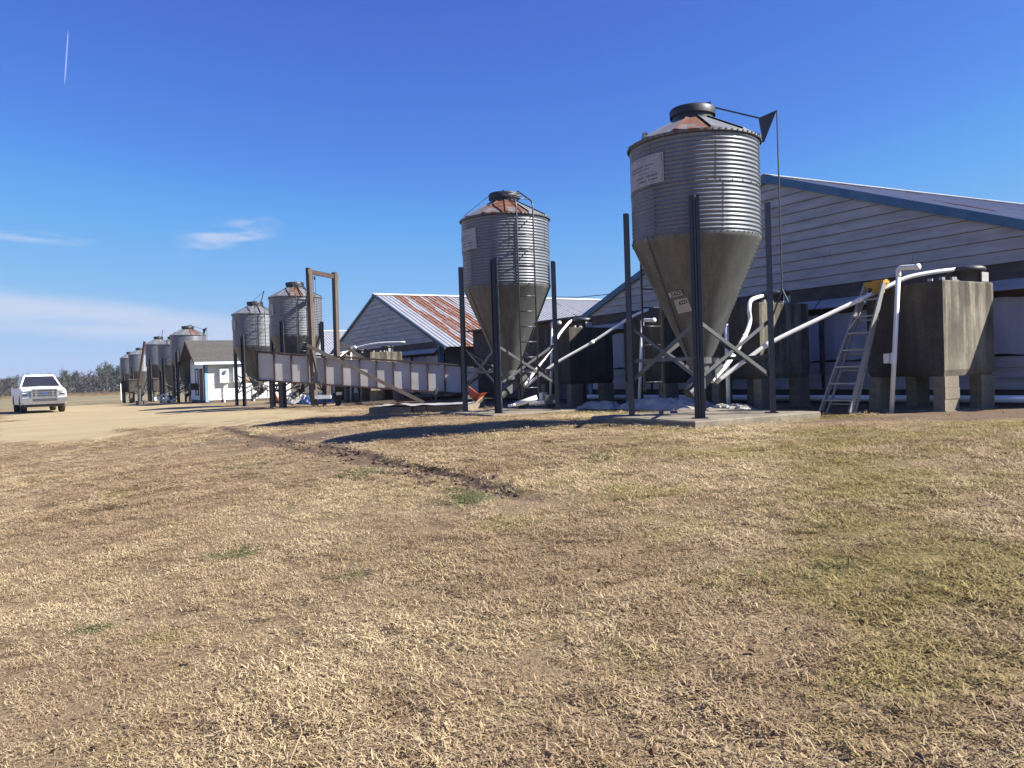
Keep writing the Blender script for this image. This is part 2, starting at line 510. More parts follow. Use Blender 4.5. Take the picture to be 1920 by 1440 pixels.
def blade_material():
    k = NT('dead_grass_blades')
    geo = k.N.new('ShaderNodeNewGeometry').outputs['Position']
    tone = k.attr('tone').outputs['Fac']
    rnd = k.rand()
    col = k.mix(tone, (.215, .142, .075), (.80, .66, .40))
    col = k.mix(k.ramp(k.noise((1.1, 1.1, 1.1), 4, .6, src=geo), .45, .75, 0, .55), col, (.23, .145, .072))
    col = k.mix(k.ramp(k.noise((.28, .28, .28), 4, .6, src=geo), .40, .58, 0, .68), col, (.26, .17, .098))
    col = k.mix(k.ramp(rnd, .1, 1, 0, .25), col, (.44, .35, .18))
    px_ = k.N.new('ShaderNodeSeparateXYZ'); k.L.new(geo, px_.inputs[0])
    bias = k.ramp(px_.outputs[0], -.5, 2.2, 0, .17)
    moss = k.ramp(k.math('ADD', k.noise((.8, .8, .8), 5, .65, src=geo), bias), .60, .76, 0, .5)
    col = k.mix(moss, col, (.27, .235, .045))
    m_ = k.fin(col, .75)
    tr = k.N.new('ShaderNodeBsdfTranslucent'); k.L.new(col, tr.inputs['Color'])
    mx = k.N.new('ShaderNodeMixShader'); mx.inputs[0].default_value = .22
    out = [n for n in k.N if n.type == 'OUTPUT_MATERIAL'][0]
    k.L.new(k.b.outputs[0], mx.inputs[1]); k.L.new(tr.outputs[0], mx.inputs[2]); k.L.new(mx.outputs[0], out.inputs[0])
    return m_
M['blade'] = blade_material()
M['green_blade'] = simple('green_grass', (.055, .078, .018), (.15, .15, .045), 3, .7)

def contrail_material():
    k = NT('ice_crystal_trail')
    out = [n for n in k.N if n.type == 'OUTPUT_MATERIAL'][0]
    k.fin((.95, .95, .97), 1.0)
    tp = k.N.new('ShaderNodeBsdfTransparent')
    lw = k.N.new('ShaderNodeLayerWeight'); lw.inputs[0].default_value = .35
    f = k.math('MULTIPLY', k.math('SUBTRACT', 1, lw.outputs['Facing']), .10)
    mx = k.N.new('ShaderNodeMixShader'); k.L.new(f, mx.inputs[0])
    k.L.new(tp.outputs[0], mx.inputs[1]); k.L.new(k.b.outputs[0], mx.inputs[2]); k.L.new(mx.outputs[0], out.inputs[0])
    return k.m
M['contrail'] = contrail_material()

# ------------------------------------------------------------------ ground
RUT_A = [(-7.72, 20.99), (-4.81, 15.86), (-3.48, 13.96), (-2.54, 12.32), (-1.66, 10.5), (-1.05, 9.39), (-.51, 8.41), (-.1, 7.4), (.22, 6.88)]
RUT_B = [(-6.65, 18.54), (-4.86, 15.65), (-3.66, 13.47), (-2.8, 12.17), (-2.07, 10.81), (-1.38, 9.43), (-.94, 8.57), (-.48, 7.74)]

def pdist(x, y, line):
    d = np.full(x.shape, 1e9); tt = np.zeros(x.shape)
    for i, ((ax, ay), (bx, by)) in enumerate(zip(line[:-1], line[1:])):
        vx, vy = bx - ax, by - ay
        q = np.clip(((x - ax) * vx + (y - ay) * vy) / (vx * vx + vy * vy), 0, 1)
        e = np.hypot(x - ax - q * vx, y - ay - q * vy)
        k = e < d
        d = np.where(k, e, d); tt = np.where(k, (i + q) / (len(line) - 1), tt)
    return d, tt

def masks(x, y):
    s, t = ST(x, y)
    da, ta = pdist(x, y, RUT_A); db, tb = pdist(x, y, RUT_B)
    wob = (vnoise(x * .55, y * .55, 5, 4) - .5) * 1.5
    sand = ss(12.5, 18, s + 3 * wob) * ss(11.6, 9.2, -t + 2.2 * wob) * ss(2.6, 4.2, -t + 1.6 * wob) * (1 - ss(62, 75, s))
    sand = np.maximum(sand, .62 * ss(9, 13, s + 2 * wob) * ss(7.5, 5, -t + 2 * wob) * ss(.5, 2.0, -t + wob) * (1 - ss(40, 60, s)))
    mud = np.maximum(np.maximum(np.exp(-(da / .17) ** 2), .50 * np.exp(-(da / .34) ** 2)) * (1 - .5 * ss(.75, 1, ta)), np.maximum(.95 * np.exp(-(db / .14) ** 2), .42 * np.exp(-(db / .28) ** 2)) * (1 - .8 * ss(.7, 1, tb)))
    for cx, cy, rx, ry, a in ((-4.3, 15.6, 1.6, 1.6, .75), (-3.0, 13.3, 1.0, 1.0, .6), (-5.6, 16.6, 2.0, 1.2, .6), (7.5, 11.2, 2.6, 1.0, .75),
                              (5.2, 11.9, 2.4, .8, .75), (8.5, 8.5, 1.8, .7, .5), (2.6, 11.6, .9, .9, .5)):
        mud = np.maximum(mud, a * np.exp(-((x - cx) / rx) ** 2 - ((y - cy) / ry) ** 2))
    mud = np.maximum(mud, .8 * ss(1.9, 2.7, t) * (1 - ss(20, 24, s)))
    green = np.zeros(x.shape)
    for cx, cy, rx, ry, a in ((-1.75, 9.85, .5, .7, .62), (-.35, 7.45, .5, .7, .62), (-3.95, 11.9, .5, .7, .55), (1.0, 8.8, .5, .5, .38), (-2.2, 6.4, .25, .3, .6),
                              (2.0, 18.0, 1.0, 1.2, .95), (.6, 18.3, .5, .3, .9), (1.0, 19.2, 1.5, .6, .8), (-2.6, 4.9, .16, .16, .7), (-1.1, 5.3, .2, .16, .7), (1.6, 4.2, .4, .3, .45)):
        green = np.maximum(green, a * np.exp(-((x - cx) / rx) ** 2 - ((y - cy) / ry) ** 2))
    far = ss(70, 110, np.hypot(x, y))
    return sand, mud, green, far, da, ta, db, tb

def rut_height(x, y, da, ta, db, tb):
    n = vnoise(x * 5, y * 5, 11); n2 = vnoise(x * 14, y * 14, 23)
    fa = 1 - .75 * ss(.8, 1, ta); fb = (1 - .9 * ss(.7, 1, tb)) * .8
    z = -.075 * np.exp(-(da / .09) ** 2) * fa - .06 * np.exp(-(db / .09) ** 2) * fb
    z += .095 * n * n2 * (np.exp(-((da - .22) / .12) ** 2) * fa + np.exp(-((db - .21) / .10) ** 2) * fb)
    return z

def axis(lo, hi, step, far_lo, far_hi):
    a = list(np.arange(lo, hi + 1e-6, step))
    k = step
    while a[-1] < far_hi: k *= 1.13; a.append(a[-1] + k)
    k = step
    while a[0] > far_lo: k *= 1.13; a.insert(0, a[0] - k)
    return np.array(a)

def build_ground():
    xs, ys = axis(-9, 7.5, .10, -1300, 1300), axis(1.5, 21, .095, -60, 1900)
    X, Y = np.meshgrid(xs, ys)
    x, y = X.ravel(), Y.ravel()
    sand, mud, green, far, da, ta, db, tb = masks(x, y)
    near = 1 - ss(40, 80, np.hypot(x, y))
    z = ground_z(x, y) + rut_height(x, y, da, ta, db, tb)
    z += near * (.05 * (vnoise(x * .5, y * .5, 1) - .5) + .03 * (vnoise(x * 2.3, y * 2.3, 2) - .5) + .012 * (vnoise(x * 7, y * 7, 3) - .5))
    s, t = ST(x, y)
    z -= .05 * np.exp(-(np.maximum(np.abs(s) - 1.2, 0) ** 2 + np.maximum(np.abs(t) - 1.2, 0) ** 2) / .3)
    co = np.stack([x, y, z], 1).astype(np.float32)
    nx, ny = len(xs), len(ys)
    i = np.arange((ny - 1) * (nx - 1)); r, c = i // (nx - 1), i % (nx - 1)
    a = r * nx + c
    faces = np.stack([a, a + 1, a + nx + 1, a + nx], 1).astype(np.int32)
    me = bpy.data.meshes.new('ground')
    me.vertices.add(len(co)); me.vertices.foreach_set('co', co.ravel())
    me.loops.add(faces.size); me.loops.foreach_set('vertex_index', faces.ravel())
    me.polygons.add(len(faces)); me.polygons.foreach_set('loop_start', np.arange(0, faces.size, 4, dtype=np.int32))
    me.polygons.foreach_set('use_smooth', np.ones(len(faces), dtype=bool))
    me.update(calc_edges=True); me.validate()
    for nm, arr in (('sand', sand), ('mud', mud), ('green', green), ('far', far)):
        at = me.attributes.new(nm, 'FLOAT', 'POINT'); at.data.foreach_set('value', arr.astype(np.float32))
    me.materials.append(M['ground'])
    return tag(ob('ground', me), 'dry winter lawn and bare soil around the farm buildings', None, None, 'structure')
build_ground()

# ------------------------------------------------------------------ feed silos
RW = 1.035
Z_RIM, Z_EAVE, Z_CONE, Z_BOOT = 2.85, 4.43, 4.83, .92

def wall_ring_mesh(z0, z1, ribs, r0, seg=96):
    def fn():
        b = MB()
        n = ribs * 8
        b.rev([(r0 + .011 * math.cos(2 * math.pi * i / 8), z0 + (z1 - z0) * i / n) for i in range(n + 1)], seg)
        return b.mesh('wall_ring', M['wall'], True)
    return cached(('ring', z0, ribs, seg), fn)

def hopper_panel_mesh():
    def fn():
        b = MB(); a = R(60); ov = R(3)
        n = 12
        prof = [(RW + .012, Z_RIM + .02), (RW + .012, Z_RIM - .03), (RW - .01, Z_RIM - .06), (.21, Z_BOOT)]
        vs, fs = [], []
        for j, (r, z) in enumerate(prof):
            for k in range(n + 1):
                an = -ov + (a + ov) * k / n
                lift = .012 if k == n else (.012 if k == n - 1 else 0.0)
                rr = r + lift * (1 if j > 1 else .3)
                vs.append((rr * math.cos(an), rr * math.sin(an), z))
        for j in range(len(prof) - 1):
            for k in range(n):
                fs.append((j * (n + 1) + k, j * (n + 1) + k + 1, (j + 1) * (n + 1) + k + 1, (j + 1) * (n + 1) + k))
        b.add(vs, fs)
        return b.mesh('hopper_panel', M['hopper'], True)
    return cached('hopper', fn)

def roof_panel_mesh(matkey):
    def fn():
        b = MB(); n = 6; a = R(30)
        vs, fs = [], []
        prof = [(RW + .045, Z_EAVE - .035), (RW + .045, Z_EAVE), (.33, Z_CONE)]
        lifts = [.03, .03, 0, 0, 0, 0, 0]
        for j, (r, z) in enumerate(prof):
            for k in range(n + 1):
                an = a * (k / n if k > 1 else k * .045)
                vs.append((r * math.cos(an), r * math.sin(an), z + lifts[k] * (j > 0)))
        for j in range(2):
            for k in range(n):
                fs.append((j * (n + 1) + k, j * (n + 1) + k + 1, (j + 1) * (n + 1) + k + 1, (j + 1) * (n + 1) + k))
        b.add(vs, fs)
        return b.mesh('roof_panel', M[matkey])
    return cached(('roofp', matkey), fn)

LEGP = [(-.08, 0), (-.08, .085), (-.072, .085), (-.072, .008), (-.026, .008), (-.012, .028), (.012, .028), (.026, .008), (.072, .008), (.072, .085), (.08, .085), (.08, 0), (.03, 0), (.016, .018), (-.016, .018), (-.03, 0)]

def leg_mesh():
    def fn():
        b = MB()
        n = len(LEGP)
        b.add([(q[1], q[0], z) for z in (0.012, 3.41) for q in LEGP], [(k, (k + 1) % n, n + (k + 1) % n, n + k) for k in range(n)])
        b.box((.02, 0, .006), (.2, .24, .012))
        return b.mesh('leg', M['leg'])
    return cached('leg', fn)

def bolts_mesh():
    def fn():
        b = MB()
        def bolt(r, a, z, out=.008, w=.017):
            ca, sa = math.cos(a), math.sin(a)
            rot = Matrix.Rotation(a, 3, 'Z')
            b.box((r * ca, r * sa, z), (out * 2, w, w), rot)
        for k in range(64):
            a = 2 * math.pi * k / 64
            bolt(RW + .012, a, Z_RIM + .012)
            if k % 2 == 0: bolt(RW + .010, a, (Z_RIM + Z_EAVE) / 2 + .01)
            bolt(RW + .05, a, Z_EAVE - .018, .008, .02)
        for a in (R(186), R(244), R(300), R(330)):
            for i in range(12): bolt(RW + .012, a, 3.67 + i * .0625)
        for a in (R(190), R(250), R(330)):
            for i in range(12): bolt(RW + .012, a, 2.9 + i * .0625)
        for k in range(6):
            a = R(60 * k + 58)
            for i in range(30):
                q = (i + .5) / 30
                bolt(RW - .01 + (.21 - RW + .01) * q + .012, a, Z_RIM - .06 + (Z_BOOT - Z_RIM + .06) * q, .009, .016)
        for k in range(12):
            a = R(30 * k + 3)
            for i in range(7):
                q = (i + .5) / 7
                r = RW + (.33 - RW) * q
                b.box((r * math.cos(a), r * math.sin(a), Z_EAVE + (Z_CONE - Z_EAVE) * q + .012), (.018, .018, .022))
        return b.mesh('bolts', M['bolt'])
    return cached('bolts', fn)

def pol(r, a, z):
    return Vector((r * math.cos(R(a)), r * math.sin(R(a)), z))

def silo_ladder(root, ang, top=True, z0=.38, hoops=False):
    L_ = ob('ladder', None, root, (0, 0, 0), (0, 0, R(ang)))
    w = .20
    for sgn in (-1, 1):
        def fn(sgn=sgn):
            b = MB()
            pts = [(1.27, sgn * w, z0), (1.27, sgn * w, 4.50 if top else 4.2)]
            if top:
                pts += [(1.24, sgn * w, 4.60), (1.18, sgn * w, 4.66), (.42, sgn * w * .95, 5.03)]
            b.tube(pts, .019, 6)
            return b.mesh('rail', M['ladder'], True)
        ob('rail', cached(('rail', sgn, top, z0), fn), L_)
    rung = cached('rung', lambda: (lambda b: (b.tube([(0, -w, 0), (0, w, 0)], .014, 6), b.mesh('rung', M['ladder'], True))[1])(MB()))
    z = z0 + .16
    while z < 4.5:
        ob('rung', rung, L_, (1.27, 0, z)); z += .335
    if top:
        for q in (.18, .5, .82):
            ob('rung', rung, L_, (1.18 + (.42 - 1.18) * q, 0, 4.66 + .37 * q))
    # stand-offs that tie the ladder to the wall
    for z in (2.9, 3.65, 4.3):
        for sgn in (-1, 1):
            b = MB(); b.bar((1.05, 0, 0), (1.27, 0, 0), .03, .006)
            ob('standoff', cached('standoff', lambda: b.mesh('standoff', M['brace'])), L_, (0, sgn * w, z))
    return L_

def placard(root, z0=3.69, z1=4.15, a0=148, a1=200, rows=True):
    b = MB(); n = 14
    r = RW + .022
    vs = [pol(r, a0 + (a1 - a0) * k / n, z) for z in (z0, z1) for k in range(n + 1)]
    vs += [pol(r - .006, a0 + (a1 - a0) * k / n, z) for z in (z0, z1) for k in range(n + 1)]
    m = n + 1
    fs = [(k, k + 1, m + k + 1, m + k) for k in range(n)] + [(2 * m + k + 1, 2 * m + k, 3 * m + k, 3 * m + k + 1) for k in range(n)]
    b.add(vs, fs)
    p = ob('sign_plate', cached(('plate', z0, a0), lambda: b.mesh('sign_plate', M['plate'], True)), root)
    c = MB(); rnd = random.Random(4)
    def strip(aa, ab, za, zb, rr=.003):
        k = 5
        vs = [pol(r + rr, aa + (ab - aa) * i / k, z) for z in (za, zb) for i in range(k + 1)]
        c.add(vs, [(i, i + 1, k + 2 + i, k + 1 + i) for i in range(k)])
    h = z1 - z0
    strip(a0 + 1, a1 - 1, z0 + .028, z0 + .034); strip(a0 + 1, a1 - 1, z1 - .034, z1 - .028)
    strip(a1 - 1.6, a1 - 1.2, z0 + .03, z1 - .03)
    for zz, segs, hh in ((.80, ((40, 44),), .01), (.68, ((8, 30), (32, 42)), .030), (.56, ((8, 28), (30, 38)), .022), (.43, ((24, 42),), .016),
                         (.30, ((18, 30), (33, 46)), .038), (.16, ((22, 33), (36, 39), (40, 46)), .034)):
        for x0, x1 in segs:
            a = x0
            while a < x1:
                d = rnd.uniform(.5, 1.6)
                strip(a0 + a, a0 + min(a + d, x1), z0 + h * zz - hh / 2 * rnd.uniform(.5, 1), z0 + h * zz + hh / 2 * rnd.uniform(.5, 1))
                a += d + rnd.uniform(.25, .5)
    ob('print', cached(('print', z0, a0), lambda: c.mesh('print', M['ink'])), p)
    return p

def make_silo(label, loc, scale=1.0, rust=(), ladder=None, ladder_top=True, bolts=True, plate=True, opener=False, seg=96, strut=True):
    root = thing('feed_silo', label, 'silo', loc, ROW, 'feed silos in a row along the houses')
    root.scale = (1, 1, scale)
    zm = (Z_RIM + Z_EAVE) / 2
    ob('wall_ring', wall_ring_mesh(Z_RIM, zm, 12, RW, seg), root)
    ob('wall_ring', wall_ring_mesh(zm - .002, Z_EAVE, 12, RW + .004, seg), root)
    for k in range(6): ob('hopper_panel', hopper_panel_mesh(), root, rot=(0, 0, R(60 * k)))
    for k in range(12):
        o = ob('roof_panel', roof_panel_mesh('roofcone_rust' if k in rust else 'roofcone'), root, rot=(0, 0, R(30 * k)))
        if k in rust: o['label'] = 'rust-stained roof panel'
    def lid():
        b = MB(); b.rev([(.335, Z_CONE - .03), (.335, 4.93)], 32)
        b.rev([(.37, 4.915), (.375, 5.02), (.36, 5.045), (.10, 5.085), (0.001, 5.09)], 32)
        return b.mesh('lid', M['lid'], True)
    ob('lid', cached('lid', lid), root)
    for k in range(4):
        a = 45 + 90 * k
        ob('leg', leg_mesh(), root, pol(1.10, a, 0), (0, 0, R(a)))
    def brace(za, zb):
        b = MB()
        h = .76
        b.prof((-.80, -h, za), (-.80, h, zb), [(-.028, 0), (.028, 0), (.028, .006), (-.022, .006), (-.022, .035), (-.028, .035)], (0, 0, 1))
        return b.mesh('brace', M['brace'])
    for k in range(4):
        ob('brace', cached('braceA', lambda: brace(.62, 1.48)), root, rot=(0, 0, R(90 * k)))
        o = ob('brace', cached('braceB', lambda: brace(1.48, .62)), root, rot=(0, 0, R(90 * k)))
        o.location = Matrix.Rotation(R(90 * k), 3, 'Z') @ Vector((.012, 0, 0))
    if strut:
        for k in (0, 2):
            ob('strut', cached('strut', lambda: brace(.92, .92)), root, rot=(0, 0, R(90 * k)))
    def boot():
        b = MB()
        b.rev([(.22, .98), (.22, .84), (.18, .80), (.18, .72)], 24)
        rot = Matrix.Rotation(R(-38), 3, 'Y')
        b.box((.12, 0, .66), (.62, .26, .20), rot)
        b.box((.06, 0, .80), (.30, .22, .14), rot)
        return b.mesh('boot', M['hopper'])
    ob('boot', cached('boot', boot), root)
    def motor():
        b = MB(); d = Vector((math.cos(R(38)), 0, math.sin(R(38))))
        p = Vector((-.17, 0, .44))
        b.tube([p + d * .08, p - d * .14], .10, 12); b.tube([p + d * .40, p + d * .46], .14, 12)
        return b.mesh('boot_end', M['dark_steel'], False)
    ob('boot_end', cached('motor', motor), root)
    if bolts: tag(ob('bolts', bolts_mesh(), root), kind='stuff')
    if plate: placard(root)
    if ladder is not None: silo_ladder(root, ladder, ladder_top)
    if opener:
        b = MB()
        ca = R(316)
        def q(r, z, o=0): return Vector((r * math.cos(ca) - o * math.sin(ca), r * math.sin(ca) + o * math.cos(ca), z))
        b.hexa([q(1.10, 4.40, -.006), q(1.12, 4.40, -.006), q(1.33, 4.90, -.006), q(1.04, 4.80, -.006),
                q(1.10, 4.40, .006), q(1.12, 4.40, .006), q(1.33, 4.90, .006), q(1.04, 4.80, .006)])
        b.build('opener_bracket', M['dark_steel'], root)
        b = MB(); b.bar(q(.06, 5.11), q(.30, 5.13), .05, .02); b.bar(q(.10, 5.135), q(1.05, 4.80), .03, .02); b.build('opener_arm', M['dark_steel'], root)
        b = MB(); b.tube([q(1.33, 4.90), q(1.335, 2.0)], .013, 6)
        b.tube([q(1.335, 2.0), q(1.28, 1.85), q(1.17, 1.55)], .014, 6); b.tube([q(1.335, 2.0), q(1.42, 1.80)], .02, 6)
        b.build('pull_rod', M['leg'], root)
        b = MB(); b.box(pol(.80, 150, 4.62), (.12, .10, .13), Matrix.Rotation(R(150), 3, 'Z'), .6); b.build('roof_hatch', M['dark_steel'], root)
    return root

S1_POS = W(-.03, .05, .72)
S2_POS = W(6.7, .39, .605)
silo1 = make_silo('largest and nearest corrugated feed silo on steel legs, its lid rod beside the right gable', S1_POS, 1.0, (7,), ladder=86, ladder_top=False, opener=True)
silo2 = make_silo('second nearest feed silo with a ladder over its front, right of the long chute', S2_POS, 1.03, (7, 8), ladder=260)
silo3 = make_silo('ladder-fronted feed silo directly behind the tall wooden hoist frame', W(22.71, -.12, .43), 1.0, (8,), ladder=264, bolts=False, seg=64)
silo4 = make_silo('feed silo with front ladder standing over the left end of the chute', W(28.55, -.35, .385), .96, (), ladder=266, bolts=False, seg=64)
silo5 = make_silo('feed silo rising just left of the small shed roof', W(43.32, -.99, .38), .93, (9,), opener=True, bolts=False, seg=64)
silo6 = make_silo('far feed silo with ladder, half hidden by the silo beside the shed', W(49.35, -.99, .22), .90, (), ladder=262, bolts=False, seg=48)
silo7 = make_silo('far feed silo with open lid arm, third beyond the shed', W(62.3, -.27, .13), 1.06, (), bolts=False, seg=48)
silo8 = make_silo('distant feed silo behind the leaning rusty post', W(77.5, -.1, -.15), 1.06, (), bolts=False, seg=48)
silo9 = make_silo('farthest feed silo of the row, just right of the dark pines', W(90.8, .3, -.34), 1.12, (), bolts=False, seg=48)
# raised lid arms seen against the sky
def lid_arm(root, a, tilt):
    b = MB(); b.bar(pol(.38, a, 4.98), pol(.62, a, 5.55), .03, .03); b.tube([pol(.62, a, 5.55), pol(.3, a + 150, 5.12)], .008, 4)
    b.build('lid_arm', M['leg'], root)
lid_arm(silo4, 300, 0); lid_arm(silo7, 300, 0)
b = MB(); b.tube([pol(.36, 170, 5.0), pol(1.0, 160, 4.52)], .008, 4); b.build('lid_cable', M['dark_steel'], silo2)

# stickers on the hopper of the first silo
def cone_pt(a, zz, out):
    q = (Z_RIM - .06 - zz) / (Z_RIM - .06 - Z_BOOT)
    r = RW - .01 + (.21 - RW + .01) * q + out
    return pol(r, a, zz)

def text_mesh(txt, size, name):
    cu = bpy.data.curves.new(name, 'FONT'); cu.body = txt; cu.size = size; cu.offset = .0022 * size / .08; cu.align_x = 'CENTER'; cu.align_y = 'CENTER'
    o = bpy.data.objects.new(name, cu); C.objects.link(o)
    dg = bpy.context.evaluated_depsgraph_get(); dg.update()
    me = bpy.data.meshes.new_from_object(o.evaluated_get(dg))
    bpy.data.objects.remove(o); bpy.data.curves.remove(cu)
    me.name = name
    return me

def cone_place(x, y, a0, z0, roll, out):
    xr, yr = x * math.cos(roll) - y * math.sin(roll), x * math.sin(roll) + y * math.cos(roll)
    zz = z0 + yr * .9
    r = (cone_pt(a0, zz, 0)).xy.length
    return cone_pt(a0 + math.degrees(xr / r), zz, out)

def sticker(root, a0, z0, w, h, roll, items, bg=True):
    b = MB(); n = 6
    g = [[cone_place(-w / 2 + w * i / n, -h / 2 + h * j / n, a0, z0, roll, .016) for i in range(n + 1)] for j in range(n + 1)]
    b.add([p for row in g for p in row], [(j * (n + 1) + i, j * (n + 1) + i + 1, (j + 1) * (n + 1) + i + 1, (j + 1) * (n + 1) + i) for j in range(n) for i in range(n)])
    st = b.build('sticker', M['sticker'], root)
    for txt, size, cx, cy, bold in items:
        me = text_mesh(txt, size, 'lettering')
        for v in me.vertices:
            v.co = cone_place(cx + v.co.x * .9, cy + v.co.y, a0, z0, roll, .019)
        me.materials.clear(); me.materials.append(M['black'])
        ob('lettering', me, st)
    return st

# ------------------------------------------------------------------ concrete pads under the first two silos
def pad(label, s0, s1, t0, t1, top, h, name='concrete_pad', mat='pad'):
    rnd = random.Random(int(s0 * 10))
    b = MB(); bot = top - h
    pts = []
    n = 7
    cs = [(t0, s0), (t1, s0), (t1, s1), (t0, s1)]
    for i in range(4):
        a, c = cs[i], cs[(i + 1) % 4]
        for k in range(n):
            q = k / n
            pts.append((a[0] + (c[0] - a[0]) * q + rnd.uniform(-.025, .025), a[1] + (c[1] - a[1]) * q + rnd.uniform(-.025, .025)))
    m = len(pts)
    vs = [(*p, bot) for p in pts] + [(*p, top - .02) for p in pts] + [(p[0] * .985 + (t0 + t1) / 2 * .015, p[1] * .985 + (s0 + s1) / 2 * .015, top) for p in pts]
    fs = [(k, (k + 1) % m, m + (k + 1) % m, m + k) for k in range(m)] + [(m + k, m + (k + 1) % m, 2 * m + (k + 1) % m, 2 * m + k) for k in range(m)]
    fs.append(tuple(range(2 * m, 3 * m)))
    b.add(vs, fs)
    o = b.build(name, M[mat])
    o.location = W(0, 0, 0); o.rotation_euler = (0, 0, ROW)
    return tag(o, label, 'slab')
pad('broken-edged concrete pad under the nearest silo', -1.25, 1.28, -1.25, 1.55, .72, .30)
pad('low concrete pad under the second silo, grass at its corner', 5.45, 8.0, -.85, 1.7, .605, .22)
for i, (s_, t_, z_, lab) in enumerate(((22.71, -.12, .43, 'thin concrete pad under the silo behind the hoist frame'), (28.55, -.35, .385, 'thin concrete pad under the silo at the left end of the chute'))):
    pad(lab, s_ - 1.2, s_ + 1.2, t_ - 1.2, t_ + 1.2, z_, .2)

# ------------------------------------------------------------------ concrete tanks between silos and houses
def block_mesh():
    def fn():
        b = MB(); b.box((0, 0, .092), (.40, .20, .183)); return b.mesh('concrete_block', M['block'])
    return cached('block', fn)

def tank(label, s0, s1, z0, mat='tank', head=None, t0=3.09, t1=4.57):
    L, Wd = s1 - s0, t1 - t0
    g = z0
    root = thing('concrete_tank', label, 'tank', W(s0, t0, g), ROW, 'concrete tanks along the houses')
    b = MB()
    zb, zt = .62, 2.17
    lv = [(zb, .035), (zb + .10, .0), (zt - .02, .0), (zt, .012)]
    vs, fs = [], []
    for z, i in lv:
        vs += [(i, i, z), (Wd - i, i, z), (Wd - i, L - i, z), (i, L - i, z)]
    for j in range(len(lv) - 1):
        for k in range(4): fs.append((j * 4 + k, j * 4 + (k + 1) % 4, (j + 1) * 4 + (k + 1) % 4, (j + 1) * 4 + k))
    fs += [(3, 2, 1, 0), tuple(range(len(vs) - 4, len(vs)))]
    b.add(vs, fs)
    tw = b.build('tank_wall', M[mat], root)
    tw.data.materials.append(M['tank_dark'])       # lawn side: mould, with the shade of that side painted in darker
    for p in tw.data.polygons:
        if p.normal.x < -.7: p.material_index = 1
    b = MB(); b.box((Wd / 2, L / 2, .03), (Wd + .04, L + .04, .06)); b.build('footing', M['block'], root)
    rnd = random.Random(int(s0 * 7) + 3)
    for px in (.205, Wd - .205):
        for py in (.105, L - .105):
            for k in range(3):
                ob('concrete_block', block_mesh(), root, (px + rnd.uniform(-.008, .008), py + rnd.uniform(-.008, .008), .062 + .186 * k * 1.0), (0, 0, rnd.uniform(-.02, .02)))
    if head:
        hx, hy = head
        b = MB(); b.rev([(.26, zt - .02), (.27, zt + .20), (.285, zt + .20), (.285, zt + .26), (.22, zt + .30), (.001, zt + .31)], 24, c=(hx, hy))
        h = b.build('auger_head', M['dark_steel'], root, True)
        b = MB(); b.box((hx + .02, hy - .285, zt + .09), (.20, .02, .16)); b.build('cover_plate', M['plate'], h)
        b = MB()
        for k in range(9):
            b.box((rnd.uniform(.1, Wd * .7), rnd.uniform(.05, .35), zt + rnd.uniform(.01, .04)), (rnd.uniform(.03, .09), rnd.uniform(.03, .06), rnd.uniform(.03, .09)), Matrix.Rotation(rnd.uniform(0, 3), 3, 'Z'))
        tag(b.build('rubble', M['plate'], root), kind='stuff')
    return root
tank('sunlit water-stained concrete tank on block piers, beside the stepladder', -2.39, -1.02, .61, 'tank', (1.24, .30))
tank('shaded concrete tank with one sunlit strip behind the nearest silo', 1.38, 2.75, .60, 'tank', (1.0, .45))
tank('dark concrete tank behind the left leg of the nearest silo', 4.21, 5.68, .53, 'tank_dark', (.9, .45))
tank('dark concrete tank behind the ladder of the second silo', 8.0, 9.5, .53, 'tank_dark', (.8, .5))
tank('pale concrete tank just showing over the top of the chute', 22.9, 24.3, .44, 'tank', (1.0, .45))
tank('concrete tank mostly hidden behind the wooden hoist posts', 26.2, 27.6, .42, 'tank', (1.0, .45))

# ------------------------------------------------------------------ feed pipes from silo boots to tanks
def spline(pts, k=6):
    P = [Vector(p) for p in pts]
    P = [P[0] * 2 - P[1]] + P + [P[-1] * 2 - P[-2]]
    out = []
    for i in range(1, len(P) - 2):
        for j in range(k):
            t = j / k
            a, b_, c, d = P[i - 1], P[i], P[i + 1], P[i + 2]
            out.append(.5 * ((2 * b_) + (-a + c) * t + (2 * a - 5 * b_ + 4 * c - d) * t * t + (-a + 3 * b_ - 3 * c + d) * t ** 3))
    out.append(P[-2])
    return out

def feed_pipe(label, pts, r=.046, joints=()):
    root = thing('feed_pipe', label, 'pipe', W(pts[0][0], pts[0][1], pts[0][2]), 0, 'white feed pipes')
    o0 = root.location
    wp = [W(*p) - o0 for p in pts]
    sp = spline(wp)
    b = MB(); b.tube(sp, r, 12); b.build('pipe', M['pvc'], root, True)
    for j in joints:
        i = max(1, min(len(sp) - 2, int(j * (len(sp) - 1)))); d = (sp[i + 1] - sp[i - 1]).normalized()
        b = MB(); b.tube([sp[i] - d * .06, sp[i] + d * .06], r * 1.22, 12); b.build('coupling', M['pvc'], root, True)
    return root
feed_pipe('straight white feed pipe rising from the nearest silo to the sunlit tank', [(-.04, .40, 1.24), (-.29, .88, 1.61), (-.51, 1.29, 1.90), (-1.0, 2.18, 2.35), (-1.45, 3.0, 2.75), (-1.63, 3.33, 2.91), (-1.85, 3.74, 2.99), (-2.04, 4.12, 3.03)], .037, (.28, .5))
feed_pipe('S-curved white feed pipe from the nearest silo to the tank behind it', [(.07, .42, 1.26), (.66, 1.49, 1.62), (1.22, 2.47, 2.06), (1.46, 2.90, 2.38), (1.47, 2.90, 2.62), (1.58, 3.08, 2.82), (1.83, 3.6, 2.93), (1.95, 4.0, 2.98)], .041, (.3,))
